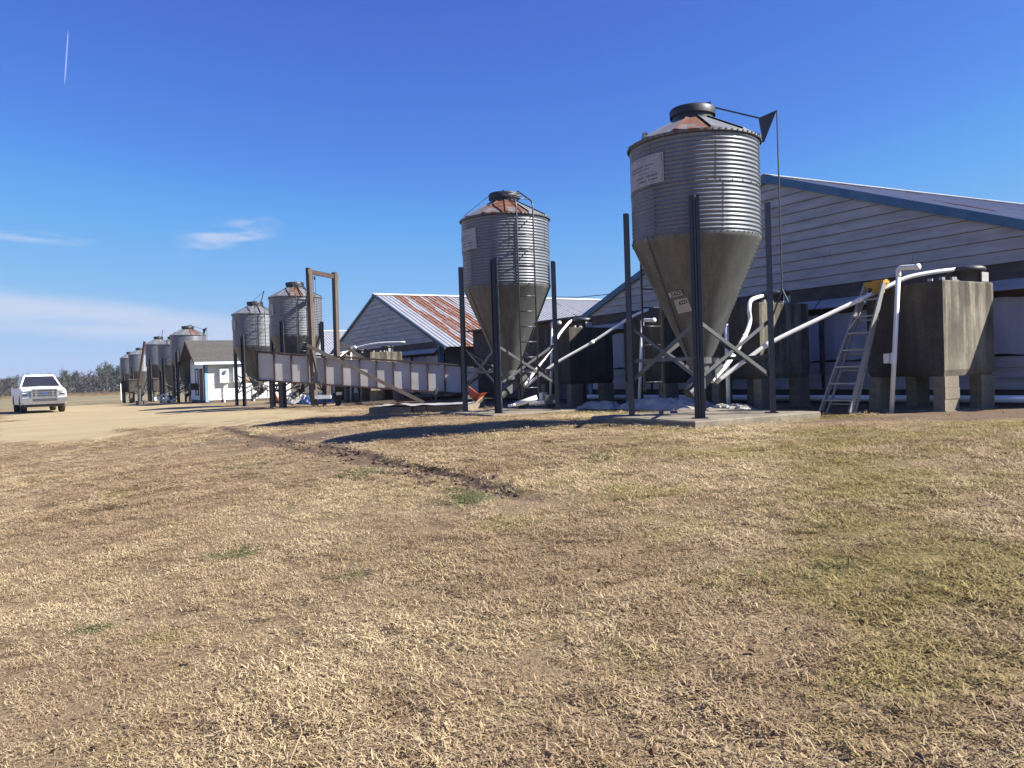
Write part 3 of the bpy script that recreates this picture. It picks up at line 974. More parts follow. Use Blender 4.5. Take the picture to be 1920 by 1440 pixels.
feed_pipe('curved white feed pipe from the second silo over the dark tank', [(6.7, .80, 1.20), (7.28, 1.68, 1.75), (7.7, 2.31, 2.14), (7.99, 2.74, 2.49), (8.34, 3.26, 2.79), (8.6, 3.6, 2.92), (8.87, 4.05, 2.98)], .037, (.2,))
feed_pipe('straight grey-white feed pipe slanting right from the second silo', [(6.7, .83, 1.18), (6.34, 1.45, 1.69), (5.87, 2.25, 2.19), (5.4, 3.05, 2.75), (5.2, 3.5, 2.95)], .035, (.5,))
feed_pipe('arched white feed pipe over the pale tank behind the chute', [(23.2, .6, 1.1), (24.0, 1.6, 1.9), (24.6, 2.4, 2.55), (24.4, 3.0, 2.86), (23.6, 3.7, 3.02), (22.6, 4.6, 3.02)], .037, (.6,))
feed_pipe('short white feed pipe showing behind the far hoist post', [(28.2, .6, 1.1), (28.2, 1.6, 1.9), (27.8, 2.5, 2.5), (27.0, 3.4, 2.78)], .04)

def elbow_pipe(label, s, t, z0, z1, run=.33, clamp=True):
    root = thing('vent_pipe', label, 'pipe', W(s, t, z0), ROW, 'white elbow pipes')
    b = MB(); h = z1 - z0
    b.tube([(0, 0, 0), (.04, -.16, h - .10)], .038, 12); b.build('pipe', M['pvc'], root, True)
    b = MB(); b.tube(spline([(.04, -.16, h - .14), (.04, -.165, h - .03), (.04, -.23, h), (.04, -.17 - run, h - .02)], 5), .041, 12)
    b.tube([(.04, -.13 - run, h - .02), (.04, -.19 - run, h - .02)], .052, 12); b.build('elbow', M['pvc'], root, True)
    if clamp:
        b = MB(); b.tube([(.01, -.05, h * .35), (.015, -.06, h * .35 + .18)], .05, 12); b.box((.0, .05, h * .35 + .09), (.06, .10, .16)); b.build('clamp', M['pvc'], root)
    return root
elbow_pipe('tall white elbow pipe standing in front of the sunlit tank', -1.73, 2.66, .62, 3.01)
elbow_pipe('white elbow pipe rising over the chute by the pale tank', 25.0, 2.9, .44, 2.92, .5, False)
elbow_pipe('white elbow pipe just right of the far hoist post', 28.6, 2.9, .42, 2.66, .5, False)
elbow_pipe('white elbow pipe behind the ladder of the nearest silo', 4.6, 2.6, .57, 2.62, .4, False)
elbow_pipe('white elbow pipe behind the right leg of the second silo', 8.75, 2.9, .56, 2.86, .35, False)
# slim grey stand pipe with foot behind the nearest silo
root = thing('stand_pipe', 'slim grey stand pipe in front of the shaded tank', 'pipe', W(1.95, 2.75, .62), ROW)
b = MB(); b.tube([(0, 0, 0), (0, 0, 1.75)], .045, 10); b.build('pipe', M['pvc'], root, True)

# ------------------------------------------------------------------ hog houses
def roof_panel_strip(length, matkey, pitch_key):
    def fn():
        b = MB(); w = .915
        prof = [(0, 0)]
        for k in range(4):
            x = k * w / 4
            prof += [(x + .02, 0), (x + .035, .03), (x + .065, .03), (x + .08, 0)]
        prof += [(w + .004, .0)]
        n = len(prof)
        vs = [(x, 0, z) for x, z in prof] + [(x, -length, z) for x, z in prof]
        b.add(vs, [(k, k + 1, n + k + 1, n + k) for k in range(n - 1)])
        return b.mesh('roof_panel', M[matkey])
    return cached(('rp', round(length, 3), matkey), fn)

def hog_house(label, s_apex, base, z_apex, z_eave, hw, length, rise=0.0, t=5.6, ove=.75, z_rake=None, rusty=(), spotted=(), wall=True, expo=.22):
    """local x = back from the gable, y = along the row (away), origin under the ridge at the gable"""
    root = thing('hog_house', label, 'building', W(s_apex, t, base), ROW, 'long gabled hog houses')
    za, ze = z_apex - base, z_eave - base
    pitch = (za - ((z_rake or z_eave) - base)) / hw
    # gable siding, course by course, in short boards
    rnd = random.Random(int(s_apex * 13))
    z = ze
    while z < za - .12:
        z2 = min(z + expo, za - .10)
        w0, w1 = min(hw, (za - z) / pitch - .03), min(hw, (za - z2) / pitch - .03)
        if w1 < .05: w1 = .05
        cuts = [-w0]
        joint = rnd.uniform(-.6, .6) * w1
        if w0 > 2.2: cuts.append(joint)
        cuts.append(w0)
        for a, c in zip(cuts[:-1], cuts[1:]):
            a2, c2 = (a if a > -w0 + 1e-6 else -w1), (c if c < w0 - 1e-6 else w1)
            g = .004
            b = MB()
            b.hexa([(-.040, a + g, z), (-.012, a + g, z), (-.012, c - g, z), (-.040, c - g, z),
                    (-.006, a2 + g, z2 - .007), (.012, a2 + g, z2 - .007), (.012, c2 - g, z2 - .007), (-.006, c2 - g, z2 - .007)])
            b.build('siding_board', M['siding'], root)
        z += expo
    b = MB(); b.extr([(-hw, ze), (hw, ze), (0, za)], 0, .02, .08); b.build('gable_backing', M['plywood'], root)
    # lower gable wall
    strips = [('header_board', M['plywood'], .0, ze - .30, ze - .004), ]
    for nm, m_, x0, a, c in strips:
        b = MB(); b.box((x0 + .04, 0, (a + c) / 2), (.08, 2 * hw, c - a)); b.build(nm, m_, root)
    b = MB(); b.box((.14, 0, ze - .47), (.06, 2 * hw - .1, .34)); b.build('recess_board', M['plywood'], root)
    n = max(4, int(2 * hw / 2.4)); wseg = 2 * hw / n
    for k in range(n):
        y0 = -hw + k * wseg
        b = MB()
        b.hexa([(-.26, y0 + .02, ze - .50), (-.25, y0 + .02, ze - .51), (-.25, y0 + wseg - .02, ze - .51), (-.26, y0 + wseg - .02, ze - .50),
                (-.02, y0 + .02, ze - .30), (-.01, y0 + .02, ze - .31), (-.01, y0 + wseg - .02, ze - .31), (-.02, y0 + wseg - .02, ze - .30)])
        b.build('awning_flap', M['eave'] if 0 else M['siding'], root)
        # curtain with folds
        b = MB(); m_ = 26; rows = 5
        zt_, zb_ = ze - .62, ze - 1.64
        vs = []
        for j in range(rows + 1):
            q = j / rows
            for i in range(m_ + 1):
                y = y0 + .04 + (wseg - .08) * i / m_
                f = .018 * math.sin(i * 1.7 + k * 2 + q * 1.3) + .02 * math.sin(i * .6 + q * 3 + k)
                vs.append((.02 + f * (.3 + .7 * q), y, zt_ + (zb_ - zt_) * q + .015 * math.sin(i * .8 + k)))
        b.add(vs, [(j * (m_ + 1) + i, j * (m_ + 1) + i + 1, (j + 1) * (m_ + 1) + i + 1, (j + 1) * (m_ + 1) + i) for j in range(rows) for i in range(m_)])
        b.build('curtain', M['curtain'], root, True)
        b = MB(); b.box((.0, y0, ze - 1.14), (.10, .09, 1.6)); b.build('wall_post', M['plywood'], root)
        for j in range(3):
            zz = ze - 1.68 - .2 * j
            b = MB(); b.hexa([(-.02, y0 + .05, zz - .197), (.0, y0 + .05, zz - .197), (.0, y0 + wseg - .05, zz - .197), (-.02, y0 + wseg - .05, zz - .197),
                              (-.004, y0 + .05, zz), (.01, y0 + .05, zz), (.01, y0 + wseg - .05, zz), (-.004, y0 + wseg - .05, zz)])
            b.build('siding_board', M['siding'], root)
    b = MB(); b.box((.15, 0, (ze - 2.28 - .3) / 2 + .0), (.2, 2 * hw - .1, ze - 2.28 + .3)); b.build('foundation', M['plywood'], root)
    b = MB(); b.box((.18, 0, ze - 1.15), (.04, 2 * hw - .12, 2.2)); b.build('inner_wall', M['plywood'], root)
    # fascia boards up both rakes
    ang = math.atan(pitch); ov = .07
    for sg in (-1, 1):
        y1 = sg * (hw + ove); z1 = za - pitch * (hw + ove)
        b = MB()
        nrm = (.145 if s_apex < 10 else .11) / math.cos(ang)
        b.hexa([(-ov - .03, 0, za - nrm), (-ov, 0, za - nrm), (-ov, y1, z1 - nrm), (-ov - .03, y1, z1 - nrm),
                (-ov - .03, 0, za + .03), (-ov, 0, za + .03), (-ov, y1, z1 + .03), (-ov - .03, y1, z1 + .03)])
        b.build('fascia', M['fascia' if s_apex < 10 else 'fascia_dark'], root)
        b = MB()
        b.hexa([(-ov, 0, za - .03), (.0, 0, za - .03), (.0, y1, z1 - .03), (-ov, y1, z1 - .03), (-ov, 0, za - .01), (.0, 0, za - .01), (.0, y1, z1 - .01), (-ov, y1, z1 - .01)])
        b.build('soffit', M['plywood'], root)
    for sg in (-1, 1):
        b = MB(); b.box((.06, sg * (hw + .02), (ze - .02) / 2), (.20, .18, ze - .02)); b.build('corner_post', M['fascia'], root)
    # side walls
    for sg in (-1, 1):
        np_ = 10
        for k in range(np_):
            x0 = .2 + (length - .2) * k / np_; x1 = .2 + (length - .2) * (k + 1) / np_
            b = MB(); b.box(((x0 + x1) / 2, sg * hw, (ze - .05) / 2 + rise * x0), (x1 - x0 - .14, .05, ze - .05)); b.build('wall_panel', M['lumber'], root)
            b = MB(); b.box((x1, sg * hw, ze / 2 + rise * x0), (.13, .12, ze)); b.build('side_post', M['plywood'], root)
    b = MB(); b.box((length, 0, ze / 2), (.1, 2 * hw, ze)); b.extr([(-hw, ze), (hw, ze), (0, za)], 0, length - .05, length + .05); b.build('rear_wall', M['siding'], root)
    # roof
    roof = ob('roof', None, root)
    sl = math.hypot(hw + ove, pitch * (hw + ove))
    nn = int((length + ov) / .915)
    for sg in (-1, 1):
        for k in range(nn):
            mk = 'roof'
            if sg == -1 and k in rusty: mk = 'roof_rust'
            elif sg == -1 and (k in spotted): mk = 'roof_spot'
            me = roof_panel_strip(sl, mk, 0)
            x = -ov + k * .915
            if sg == -1:
                o = ob('roof_panel', me, roof, (x, 0, za + .012 + rise * (x + ov)), (ang, 0, 0))
            else:
                o = ob('roof_panel', me, roof, (x + .915, 0, za + .012 + rise * (x + ov)), (ang, 0, math.pi))
            if mk == 'roof_rust': o['label'] = 'rust-streaked roof panel'
    b = MB()
    for sg in (-1, 1):
        e = length
        b.hexa([(-ov - .05, 0, za + .05), (e, 0, za + .05 + rise * (e + ov)), (e, sg * .22, za + .05 - pitch * .22 + rise * (e + ov)), (-ov - .05, sg * .22, za + .05 - pitch * .22),
                (-ov - .05, 0, za + .062), (e, 0, za + .062 + rise * (e + ov)), (e, sg * .23, za + .062 - pitch * .22 + rise * (e + ov)), (-ov - .05, sg * .23, za + .062 - pitch * .22)])
    b.build('ridge_cap', M['ridge'], roof)
    return root

hog_house('nearest hog house with pale lap-sided gable and blue fascia at right', 3.28, .62, 5.96, 3.20, 7.15, 34, .021, z_rake=3.35, spotted=(2, 5, 9))
hog_house('middle hog house with rust-streaked metal roof behind the chute', 28.43, .42, 5.71, 2.99, 7.15, 34, .0, rusty=(1, 2, 3), spotted=(4, 5, 7, 11))
hog_house('third hog house, its metal roof showing between the hoist posts', 53.65, .25, 5.42, 2.72, 7.15, 34, .0)

# covered walkway that joins the first two houses
root = thing('connecting_walkway', 'dark low walkway joining the two nearest hog houses', 'building', W(10.7, 6.1, .55), ROW)
b = MB(); b.box((1.4, 4.2, 1.36), (2.8, 8.4, 2.72)); b.build('wall', M['plywood'], root)
b = MB(); b.box((1.3, 4.2, 2.77), (3.3, 8.5, .06), Matrix.Rotation(R(-2), 3, 'Y')); b.build('roof', M['dark_steel'], root)

# long white water pipe lying along the foot of the houses
root = thing('water_pipe', 'long white pipe lying along the foot of the nearest house', 'pipe', W(-4.5, 5.0, .79), ROW)
b = MB(); b.tube([(0, 0, 0), (.0, 15.2, -.08)], .065, 10); b.build('pipe', M['pvc'], root, True)
root = thing('power_cable', 'thin black power cable from the nearest gable to the left', 'cable', W(9.0, 5.3, 3.75))
b = MB(); e = W(14.5, 7.0, 4.25) - W(9.0, 5.3, 3.75); b.tube([(0, 0, 0), e * .5 - Vector((0, 0, .05)), e], .012, 5); b.build('cable', M['black_wire'], root)

# ------------------------------------------------------------------ folded stepladder leaning on the tank
def stepladder():
    base = W(-1.10, 2.05, .64)
    root = thing('stepladder', 'folded aluminium stepladder with yellow top leaning by the sunlit tank', 'ladder', base, ROW)
    H = 2.19; dx = .74; dy = -.30       # lean back and slightly towards the right
    def P(q, y, off=0.0): return Vector((dx * q + off, dy * q + y * (1 - .42 * q), H * q))
    for sg in (-1, 1):
        b = MB(); b.bar(P(0, sg * .29), P(1, sg * .29), .03, .085, (1, 0, 0)); b.build('rail', M['alu'], root)
        b = MB(); b.bar(P(0, sg * .27, .16), P(.97, sg * .25, .06), .025, .04, (1, 0, 0)); b.build('rear_leg', M['alu'], root)
        b = MB(); c = P(0, sg * .29); b.box(c + Vector((0, 0, .02)), (.10, .05, .05)); b.build('foot', M['plastic'], root)
    for k in range(7):
        q = .105 + k * .128
        w = .29 * (1 - .42 * q)
        b = MB(); c = P(q, 0); b.box(c, (.085, 2 * w, .028)); b.build('step', M['alu'], root)
        if k in (0, 2, 3, 5):
            b = MB(); c = P(q - .03, 0, .13); b.box(c, (.02, 2 * w, .025)); b.build('rear_bar', M['alu'], root)
    b = MB(); c = P(1, 0, .04); b.box(c, (.17, .37, .045)); b.box(c - Vector((.02, 0, .05)), (.13, .33, .06)); b.box(c - Vector((.02, .05, .12)), (.11, .16, .11)); b.box(c + Vector((.04, -.04, .035)), (.08, .24, .025))
    b.build('top_cap', M['yellow'], root)
stepladder()

# ------------------------------------------------------------------ crumpled sheets
def crumple(name, label, cat, loc, rz, sx, sy, h, mat, seed, n=40):
    b = MB(); vs = []
    for j in range(n + 1):
        for i in range(n + 1):
            x, y = i / n - .5, j / n - .5
            e = max(0, 1 - (2 * abs(x)) ** 4) * max(0, 1 - (2 * abs(y)) ** 4)
            a = vnoise(np.array([x * 7 + seed]), np.array([y * 7]), seed, 3)[0]
            r = 1 - abs(2 * vnoise(np.array([x * 5 + 9]), np.array([y * 5 + seed]), seed + 5, 3)[0] - 1)
            jx = .12 * (vnoise(np.array([x * 6]), np.array([y * 6]), seed + 2, 2)[0] - .5); jy = .12 * (vnoise(np.array([x * 6]), np.array([y * 6]), seed + 3, 2)[0] - .5)
            vs.append(((x + jx) * sx, (y + jy) * sy, .015 + h * e * (.25 * a + .75 * r ** 2)))
    b.add(vs, [(j * (n + 1) + i, j * (n + 1) + i + 1, (j + 1) * (n + 1) + i + 1, (j + 1) * (n + 1) + i) for j in range(n) for i in range(n)])
    o = b.build(name, mat)
    o.location = loc; o.rotation_euler = (0, 0, rz)
    return tag(o, label, cat)
crumple('plastic_sheet', 'crumpled white plastic sheet lying behind the nearest silo', 'sheet', W(3.4, 2.35, .60), ROW, 1.0, 2.6, .30, M['white_sheet'], 3)
crumple('plastic_sheet', 'small white plastic sheet on the ground left of the nearest silo', 'sheet', W(6.0, 2.6, .55), ROW, .7, 1.3, .22, M['white_sheet'], 8)
crumple('plastic_sheet', 'white plastic scrap under the stand pipe by the nearest silo', 'sheet', W(1.6, 2.45, .62), ROW, .6, 1.0, .14, M['white_sheet'], 11)
crumple('plastic_sheet', 'white plastic sheet heaped under the left half of the chute', 'sheet', W(28.2, 1.9, .40), ROW, 2.2, 2.6, .55, M['white_sheet'], 14)
crumple('tarp', 'dark blue tarp heaped beside the white sheet under the chute', 'tarp', W(26.2, 1.6, .42), ROW, 1.2, 2.0, .5, M['blue_tarp'], 17)

# ------------------------------------------------------------------ hoist frame and loading chute
def hoist():
    p1, p2 = Vector((-7.44, 30.1, .44)), Vector((-6.92, 31.75, .44))
    root = thing('hoist_frame', 'tall wooden hoist frame of two posts and a crossbeam astride the chute', 'frame', p1, 0)
    def pt(p): return Vector(p) - p1
    t1, t2 = Vector((-7.49, 30.1, 5.70)), Vector((-6.88, 31.75, 5.72))
    rot = R(59)
    def post(a, c):
        b = MB(); w = .085
        ca, sa = math.cos(rot), math.sin(rot)
        q = [(-w, -w), (w, -w), (w, w), (-w, w)]
        q = [(x * ca - y * sa, x * sa + y * ca) for x, y in q]
        b.hexa([pt(a) + Vector((x, y, -.3)) for x, y in q] + [pt(c) + Vector((x, y, 0)) for x, y in q])
        return b.build('post', M['post'], root)
    o1 = post(p1, t1); post(p2, t2)
    b = MB(); b.bar(pt((-7.52, 29.95, 5.55)), pt((-6.82, 31.95, 5.55)), .08, .17); b.build('crossbeam', M['rusty'], root)
    for k, (q, dz) in enumerate(((.14, 0), (.22, 0), (.93, -.05))):
        c = pt(Vector((-7.50, 30.05, 5.36)).lerp(Vector((-6.86, 31.8, 5.34 + dz)), q))
        b = MB(); b.tube([c - Vector((.02, .0, 0)), c + Vector((.02, .0, 0))], .07, 12); b.build('pulley', M['dark_steel'], root)
    for q, zb in ((.10, 2.5), (.16, 2.5), (.23, 2.6), (.90, 2.4)):
        a = Vector((-7.50, 30.05, 5.36)).lerp(Vector((-6.86, 31.8, 5.36)), q)
        b = MB(); b.tube([pt(a), pt((a.x + .05, a.y, zb))], .008, 4); b.build('cable', M['black_wire'], root)
    b = MB(); b.bar(pt((-7.62, 29.9, 2.80)), pt((-3.35, 30.2, .50)), .05, .13, (0, 0, 1)); b.build('brace', M['lumber'], root)
    b = MB(); b.bar(pt((-6.85, 31.9, 2.95)), pt((-3.4, 32.2, .52)), .05, .13, (0, 0, 1)); b.build('brace', M['lumber'], root)
    b = MB(); b.box(pt((-7.33, 29.93, 1.62)), (.20, .14, .34)); b.box(pt((-7.30, 29.9, 1.40)), (.34, .2, .10)); b.build('winch', M['dark_steel'], root)
    b = MB(); b.tube([pt((-7.40, 29.85, 1.60)), pt((-7.72, 29.8, 1.36))], .015, 5); b.build('crank', M['brace'], root)
    b = MB(); b.box(pt((-7.36, 30.02, .83)), (.06, .22, .10)); b.box(pt((-7.05, 30.0, .84)), (.5, .12, .14)); b.build('trailer_hitch', M['box_grey'], root)
    b = MB(); b.box(pt((-6.86, 31.72, .92)), (.2, .24, .12)); b.build('post_band', M['chrome'], root)
hoist()

def chute():
    o = Vector((-9.72, 30.56, 1.55))
    root = thing('loading_chute', 'long sloping loading chute with grey panels and rusty ribs', 'chute', o, 0)
    L = 8.45; sl = -.098; H = 1.06; D = .92
    def Z(x): return sl * x
    n = 13; w = L / n
    for k in range(n):
        x0, x1 = k * w, (k + 1) * w
        g = .028
        for y, nm in ((.09, 'side_panel'), (D - .05, 'rear_panel')):
            b = MB()
            b.hexa([(x0 + g, y, Z(x0) + .03), (x1 - g, y, Z(x1) + .03), (x1 - g, y + .02, Z(x1) + .03), (x0 + g, y + .02, Z(x0) + .03),
                    (x0 + g, y, Z(x0) + H - .03), (x1 - g, y, Z(x1) + H - .03), (x1 - g, y + .02, Z(x1) + H - .03), (x0 + g, y + .02, Z(x0) + H - .03)])
            b.build(nm, M['panel'], root)
    for k in range(n + 1):
        x = k * w; ww = .06 if k in (0, 4, 8, 10, 12) else .04
        b = MB(); b.box((x, .06, Z(x) + H / 2 - .03), (ww, .09, H + .02)); b.build('rib', M['rusty'], root)
    def long_bar(name, y, z, hh, d, m):
        b = MB()
        b.hexa([(-.05, y, Z(-.05) + z), (L + .05, y, Z(L + .05) + z), (L + .05, y + d, Z(L + .05) + z), (-.05, y + d, Z(-.05) + z),
                (-.05, y, Z(-.05) + z + hh), (L + .05, y, Z(L + .05) + z + hh), (L + .05, y + d, Z(L + .05) + z + hh), (-.05, y + d, Z(-.05) + z + hh)])
        b.build(name, m, root)
    long_bar('top_rail', .0, H, .05, .12, M['rusty']); long_bar('bottom_rail', .02, -.03, .06, .09, M['rusty'])
    long_bar('top_rail', D - .1, H, .075, .12, M['rusty']); long_bar('bottom_rail', D - .1, -.03, .06, .09, M['rusty'])
    long_bar('floor', .1, .0, .03, D - .2, M['lumber']); long_bar('roof_sheet', .12, H + .05, .015, D - .22, M['dark_steel'])
    b = MB(); b.box((6.6, .5, -.95), (.08, .9, .12)); b.box((6.6, .5, -.80), (1.6, .8, .10)); b.build('axle_frame', M['dark_steel'], root)
chute()
def lumber(label, a, c, w, h, mat='lumber'):
    root = thing('timber', label, 'timber', a, 0)
    b = MB(); b.bar((0, 0, h / 2), Vector(c) - Vector(a) + Vector((0, 0, h / 2)), w, h); b.build('beam', M[mat], root)
lumber('long timber lying on the soil under the chute', (-6.5, 30.2, .46), (-1.9, 31.5, .62), .16, .10, 'post')
lumber('short upright stake under the right end of the chute', (-2.9, 30.3, .50), (-2.85, 30.3, .98), .12, .10)
root = thing('concrete_pier', 'squat pale concrete pier under the middle of the chute', 'pier', Vector((-5.28, 31.0, .40)), ROW)
b = MB(); b.box((0, 0, .30), (.36, .40, .60)); b.build('pier_block', M['block'], root)
# plain low stacks of blocks with white sheet over them
def dock():
    p = Vector((-3.84, 21.35, .46))
    root = thing('loading_step', 'low concrete step with a white sheet over its top, left of the second silo', 'step', p, 0)
    dirx = Vector((2.55, -.75, 0)).normalized(); diry = Vector((.45, 1.9, 0)).normalized()
    for k, (a, c, dd) in enumerate(((0, 1.22, 0), (1.24, 1.60, .10), (1.62, 2.66, .14))):
        b = MB(); q0, q1 = dirx * a + diry * dd, dirx * c + diry * dd
        b.hexa([q0, q1, q1 + diry * 1.5, q0 + diry * 1.5, q0 + Vector((0, 0, .25)), q1 + Vector((0, 0, .25)), q1 + diry * 1.5 + Vector((0, 0, .25)), q0 + diry * 1.5 + Vector((0, 0, .25))])
        b.build('concrete_block', M['block'], root)
    s = MB(); n = 24; vs = []
    for j in range(9):
        for i in range(n + 1):
            q = dirx * (2.62 * i / n) + diry * (.03 + .17 * j)
            e = .05 * (vnoise(np.array([i * .35]), np.array([j * .6]), 4, 2)[0]) + (.05 * math.exp(-((i - 8) / 2.0) ** 2) if j < 4 else 0)
            vs.append(q + Vector((0, 0, .258 + e)))
    s.add(vs, [(j * (n + 1) + i, j * (n + 1) + i + 1, (j + 1) * (n + 1) + i + 1, (j + 1) * (n + 1) + i) for j in range(8) for i in range(n)])
    sh = s.build('plastic_sheet', M['white_sheet'], None, True); sh.location = p
    tag(sh, 'flat white sheet spread over the low concrete step', 'sheet')
dock()

# orange scoop with wooden handle standing on a pale block by the second silo
p = Vector((-1.08, 22.6, .54))
root = thing('concrete_block', 'sunlit pale block under the orange scoop', 'block', p, .2)
b = MB(); b.box((.12, .1, .14), (.34, .3, .28), None, .92); b.build('block_body', M['block'], root)
root = thing('scoop', 'orange plastic scoop with a wooden handle, propped on a block', 'scoop', p + Vector((0, 0, .27)), 0)
b = MB()
b.add([(-.12, -.05, .06), (-.12, .25, .06), (.10, -.05, -.04), (.10, .25, -.04), (.30, -.02, .10), (.30, .22, .10), (-.14, -.08, .36), (-.14, .28, .36), (.12, -.09, .14), (.12, .29, .14), (.36, -.05, .16), (.36, .25, .16)],
      [(0, 2, 3, 1), (2, 4, 5, 3), (0, 6, 8, 2), (2, 8, 10, 4), (1, 3, 9, 7), (3, 5, 11, 9), (0, 1, 7, 6), (4, 10, 11, 5)])
o = b.build('tray', M['orange'], root, False)
md = o.modifiers.new('thick', 'SOLIDIFY'); md.thickness = .012
b = MB(); b.bar((.28, .02, .10), (-.10, -.30, -.24), .035, .035); b.build('handle', M['tan_board'], root)

# ------------------------------------------------------------------ shed with electric boxes
def shed():
    s0, t0, g = 37.75, -1.05, .40
    root = thing('shed', 'small white shed with shingled roof and blue corner trim', 'building', W(s0, t0, g), ROW)
    Lx, Ly, H, hr = 4.8, 4.7, 2.42, 1.15      # x: along v (lit wall at y=0), y: along the gable
    # lit wall siding boards (face y = 0, facing -y)
    z = .12; e = .228
    while z < H - .05:
        z2 = min(z + e, H)
        b = MB(); b.hexa([(.12, -.03, z), (Lx, -.03, z), (Lx, -.006, z), (.12, -.006, z), (.12, -.012, z2 - .003), (Lx, -.012, z2 - .003), (Lx, .004, z2 - .003), (.12, .004, z2 - .003)])
        b.build('siding_board', M['siding_white'], root)
        b = MB(); b.hexa([(-.03, .1, z), (-.006, .1, z), (-.006, Ly, z), (-.03, Ly, z), (-.012, .1, z2 - .003), (.004, .1, z2 - .003), (.004, Ly, z2 - .003), (-.012, Ly, z2 - .003)])
        b.build('siding_board', M['siding_white'], root)
        z += e
    z = H
    while z < H + hr - .15:
        z2 = min(z + e, H + hr - .05); k0, k1 = (z - H) / hr, (z2 - H) / hr
        b = MB(); a0, c0, a1, c1 = Ly / 2 * k0, Ly - Ly / 2 * k0, Ly / 2 * k1, Ly - Ly / 2 * k1
        b.hexa([(-.03, a0, z), (-.006, a0, z), (-.006, c0, z), (-.03, c0, z), (-.012, a1, z2), (.004, a1, z2), (.004, c1, z2), (-.012, c1, z2)])
        b.build('siding_board', M['siding_white'], root); z += e
    b = MB(); b.box((Lx / 2, Ly / 2, H / 2 + .02), (Lx - .02, Ly - .02, H)); b.extr([(0.02, H), (Ly - .02, H), (Ly / 2, H + hr - .02)], 0, .01, Lx - .01); b.build('wall_core', M['plywood'], root)
    b = MB(); b.box((.06, -.035, H / 2 + .02), (.16, .03, H)); b.build('corner_trim', M['blue_trim'], root)
    b = MB(); b.box((-.04, .10, H / 2), (.03, .34, H)); b.build('corner_trim', M['post'], root)
    b = MB(); b.box((-.45, .05, H * .45), (.09, .09, H * .9)); 
    # roof slopes of shingle courses
    ov, of = .42, .62
    roof = ob('roof', None, root)
    slope = hr / (Ly / 2)
    sl = math.hypot(Ly / 2 + ov, (Ly / 2 + ov) * slope); ang = math.atan(slope)
    nc = 16; rnd = random.Random(2)
    for sg in (-1, 1):
        for k in range(nc):
            q0, q1 = k / nc, (k + 1.15) / nc
            d0, d1 = (Ly / 2 + ov) * q0, (Ly / 2 + ov) * min(q1, 1.0)
            y0, y1 = Ly / 2 + sg * d0, Ly / 2 + sg * d1
            za, zb = H + hr + .06 - slope * d0, H + hr + .06 - slope * d1
            b = MB(); l = .012
            b.hexa([(-of, y1, zb), (Lx + .3, y1, zb), (Lx + .3, y0, za - .008), (-of, y0, za - .008), (-of, y1, zb + l + .006), (Lx + .3, y1, zb + l + .006), (Lx + .3, y0, za + .002), (-of, y0, za + .002)])
            b.build('shingle_course', M['shingle'], roof)
        ye = Ly / 2 + sg * (Ly / 2 + ov); ze = H + hr + .06 - slope * (Ly / 2 + ov)
        b = MB(); b.box(((Lx + .3 - of) / 2, ye + sg * .015, ze - .06), (Lx + .3 + of, .03, .15)); b.build('eave_board', M['eave'], roof)
        b = MB(); b.hexa([(-of - .03, Ly / 2, H + hr - .10), (-of, Ly / 2, H + hr - .10), (-of, ye, ze - .14), (-of - .03, ye, ze - .14), (-of - .03, Ly / 2, H + hr + .06), (-of, Ly / 2, H + hr + .06), (-of, ye, ze + .01), (-of - .03, ye, ze + .01)])
        b.build('rake_board', M['post'], roof)
        b = MB(); b.hexa([(-of, Ly / 2, H + hr), (Lx, Ly / 2, H + hr), (Lx, ye, ze - .05), (-of, ye, ze - .05), (-of, Ly / 2, H + hr + .04), (Lx, Ly / 2, H + hr + .04), (Lx, ye, ze - .02), (-of, ye, ze - .02)])
        b.build('soffit', M['lumber'], roof)
    # window with frame, air conditioner, door on the gable side
    w = MB()
    for y, z, dy, dz in ((2.0, 1.15, .08, 1.5), (2.85, 1.15, .08, 1.5), (2.42, 1.93, .93, .08), (2.42, .43, .93, .08)):
        w.box((-.05, y, z), (.05, dy, dz))
    wf = w.build('window', M['dark_steel'], root)
    b = MB(); b.box((-.035, 2.42, 1.48), (.02, .74, .78)); b.build('pane', M['window_white'], wf)
    b = MB(); b.box((-.20, 2.65, .92), (.44, .62, .40)); b.build('air_conditioner', M['plastic'], root)
    b = MB(); b.box((-.05, 1.05, .98), (.05, .78, 1.9)); d = b.build('door', M['post'], root)
    b = MB(); b.box((-.09, 1.35, .95), (.05, .04, .10)); b.build('handle', M['chrome'], d)
    # electric boxes hang on the lit wall
    b = MB(); b.box((.98 + .0, -.16, 1.48), (.50, .24, .80)); m1 = b.build('meter_box', M['box_grey'], root)
    b = MB(); b.tube([(1.0, -.28, 1.70), (1.0, -.36, 1.70)], .095, 16); b.build('meter', M['lamp_glass'], m1)
    b = MB(); b.box((1.78, -.16, 1.60), (.62, .26, 1.02)); b.build('breaker_box', M['box_grey'], root)
    b = MB(); b.tube([(.98, -.12, -.1), (.98, -.12, 1.1)], .04, 8); b.build('conduit', M['pvc'], root)
    b = MB(); b.tube([(2.62, -.12, -.1), (2.62, -.12, .9)], .04, 8); b.build('conduit', M['pvc'], root)
    b = MB(); b.box((2.75, -.07, 1.52), (1.3, .02, .85)); b.build('wall_board', M['tan_board'], root)
    b = MB(); b.box((Lx / 2, .05, .02), (Lx, .12, .24)); b.box((.05, Ly / 2, .02), (.12, Ly, .24)); b.build('sill_beam', M['lumber'], root)
shed()
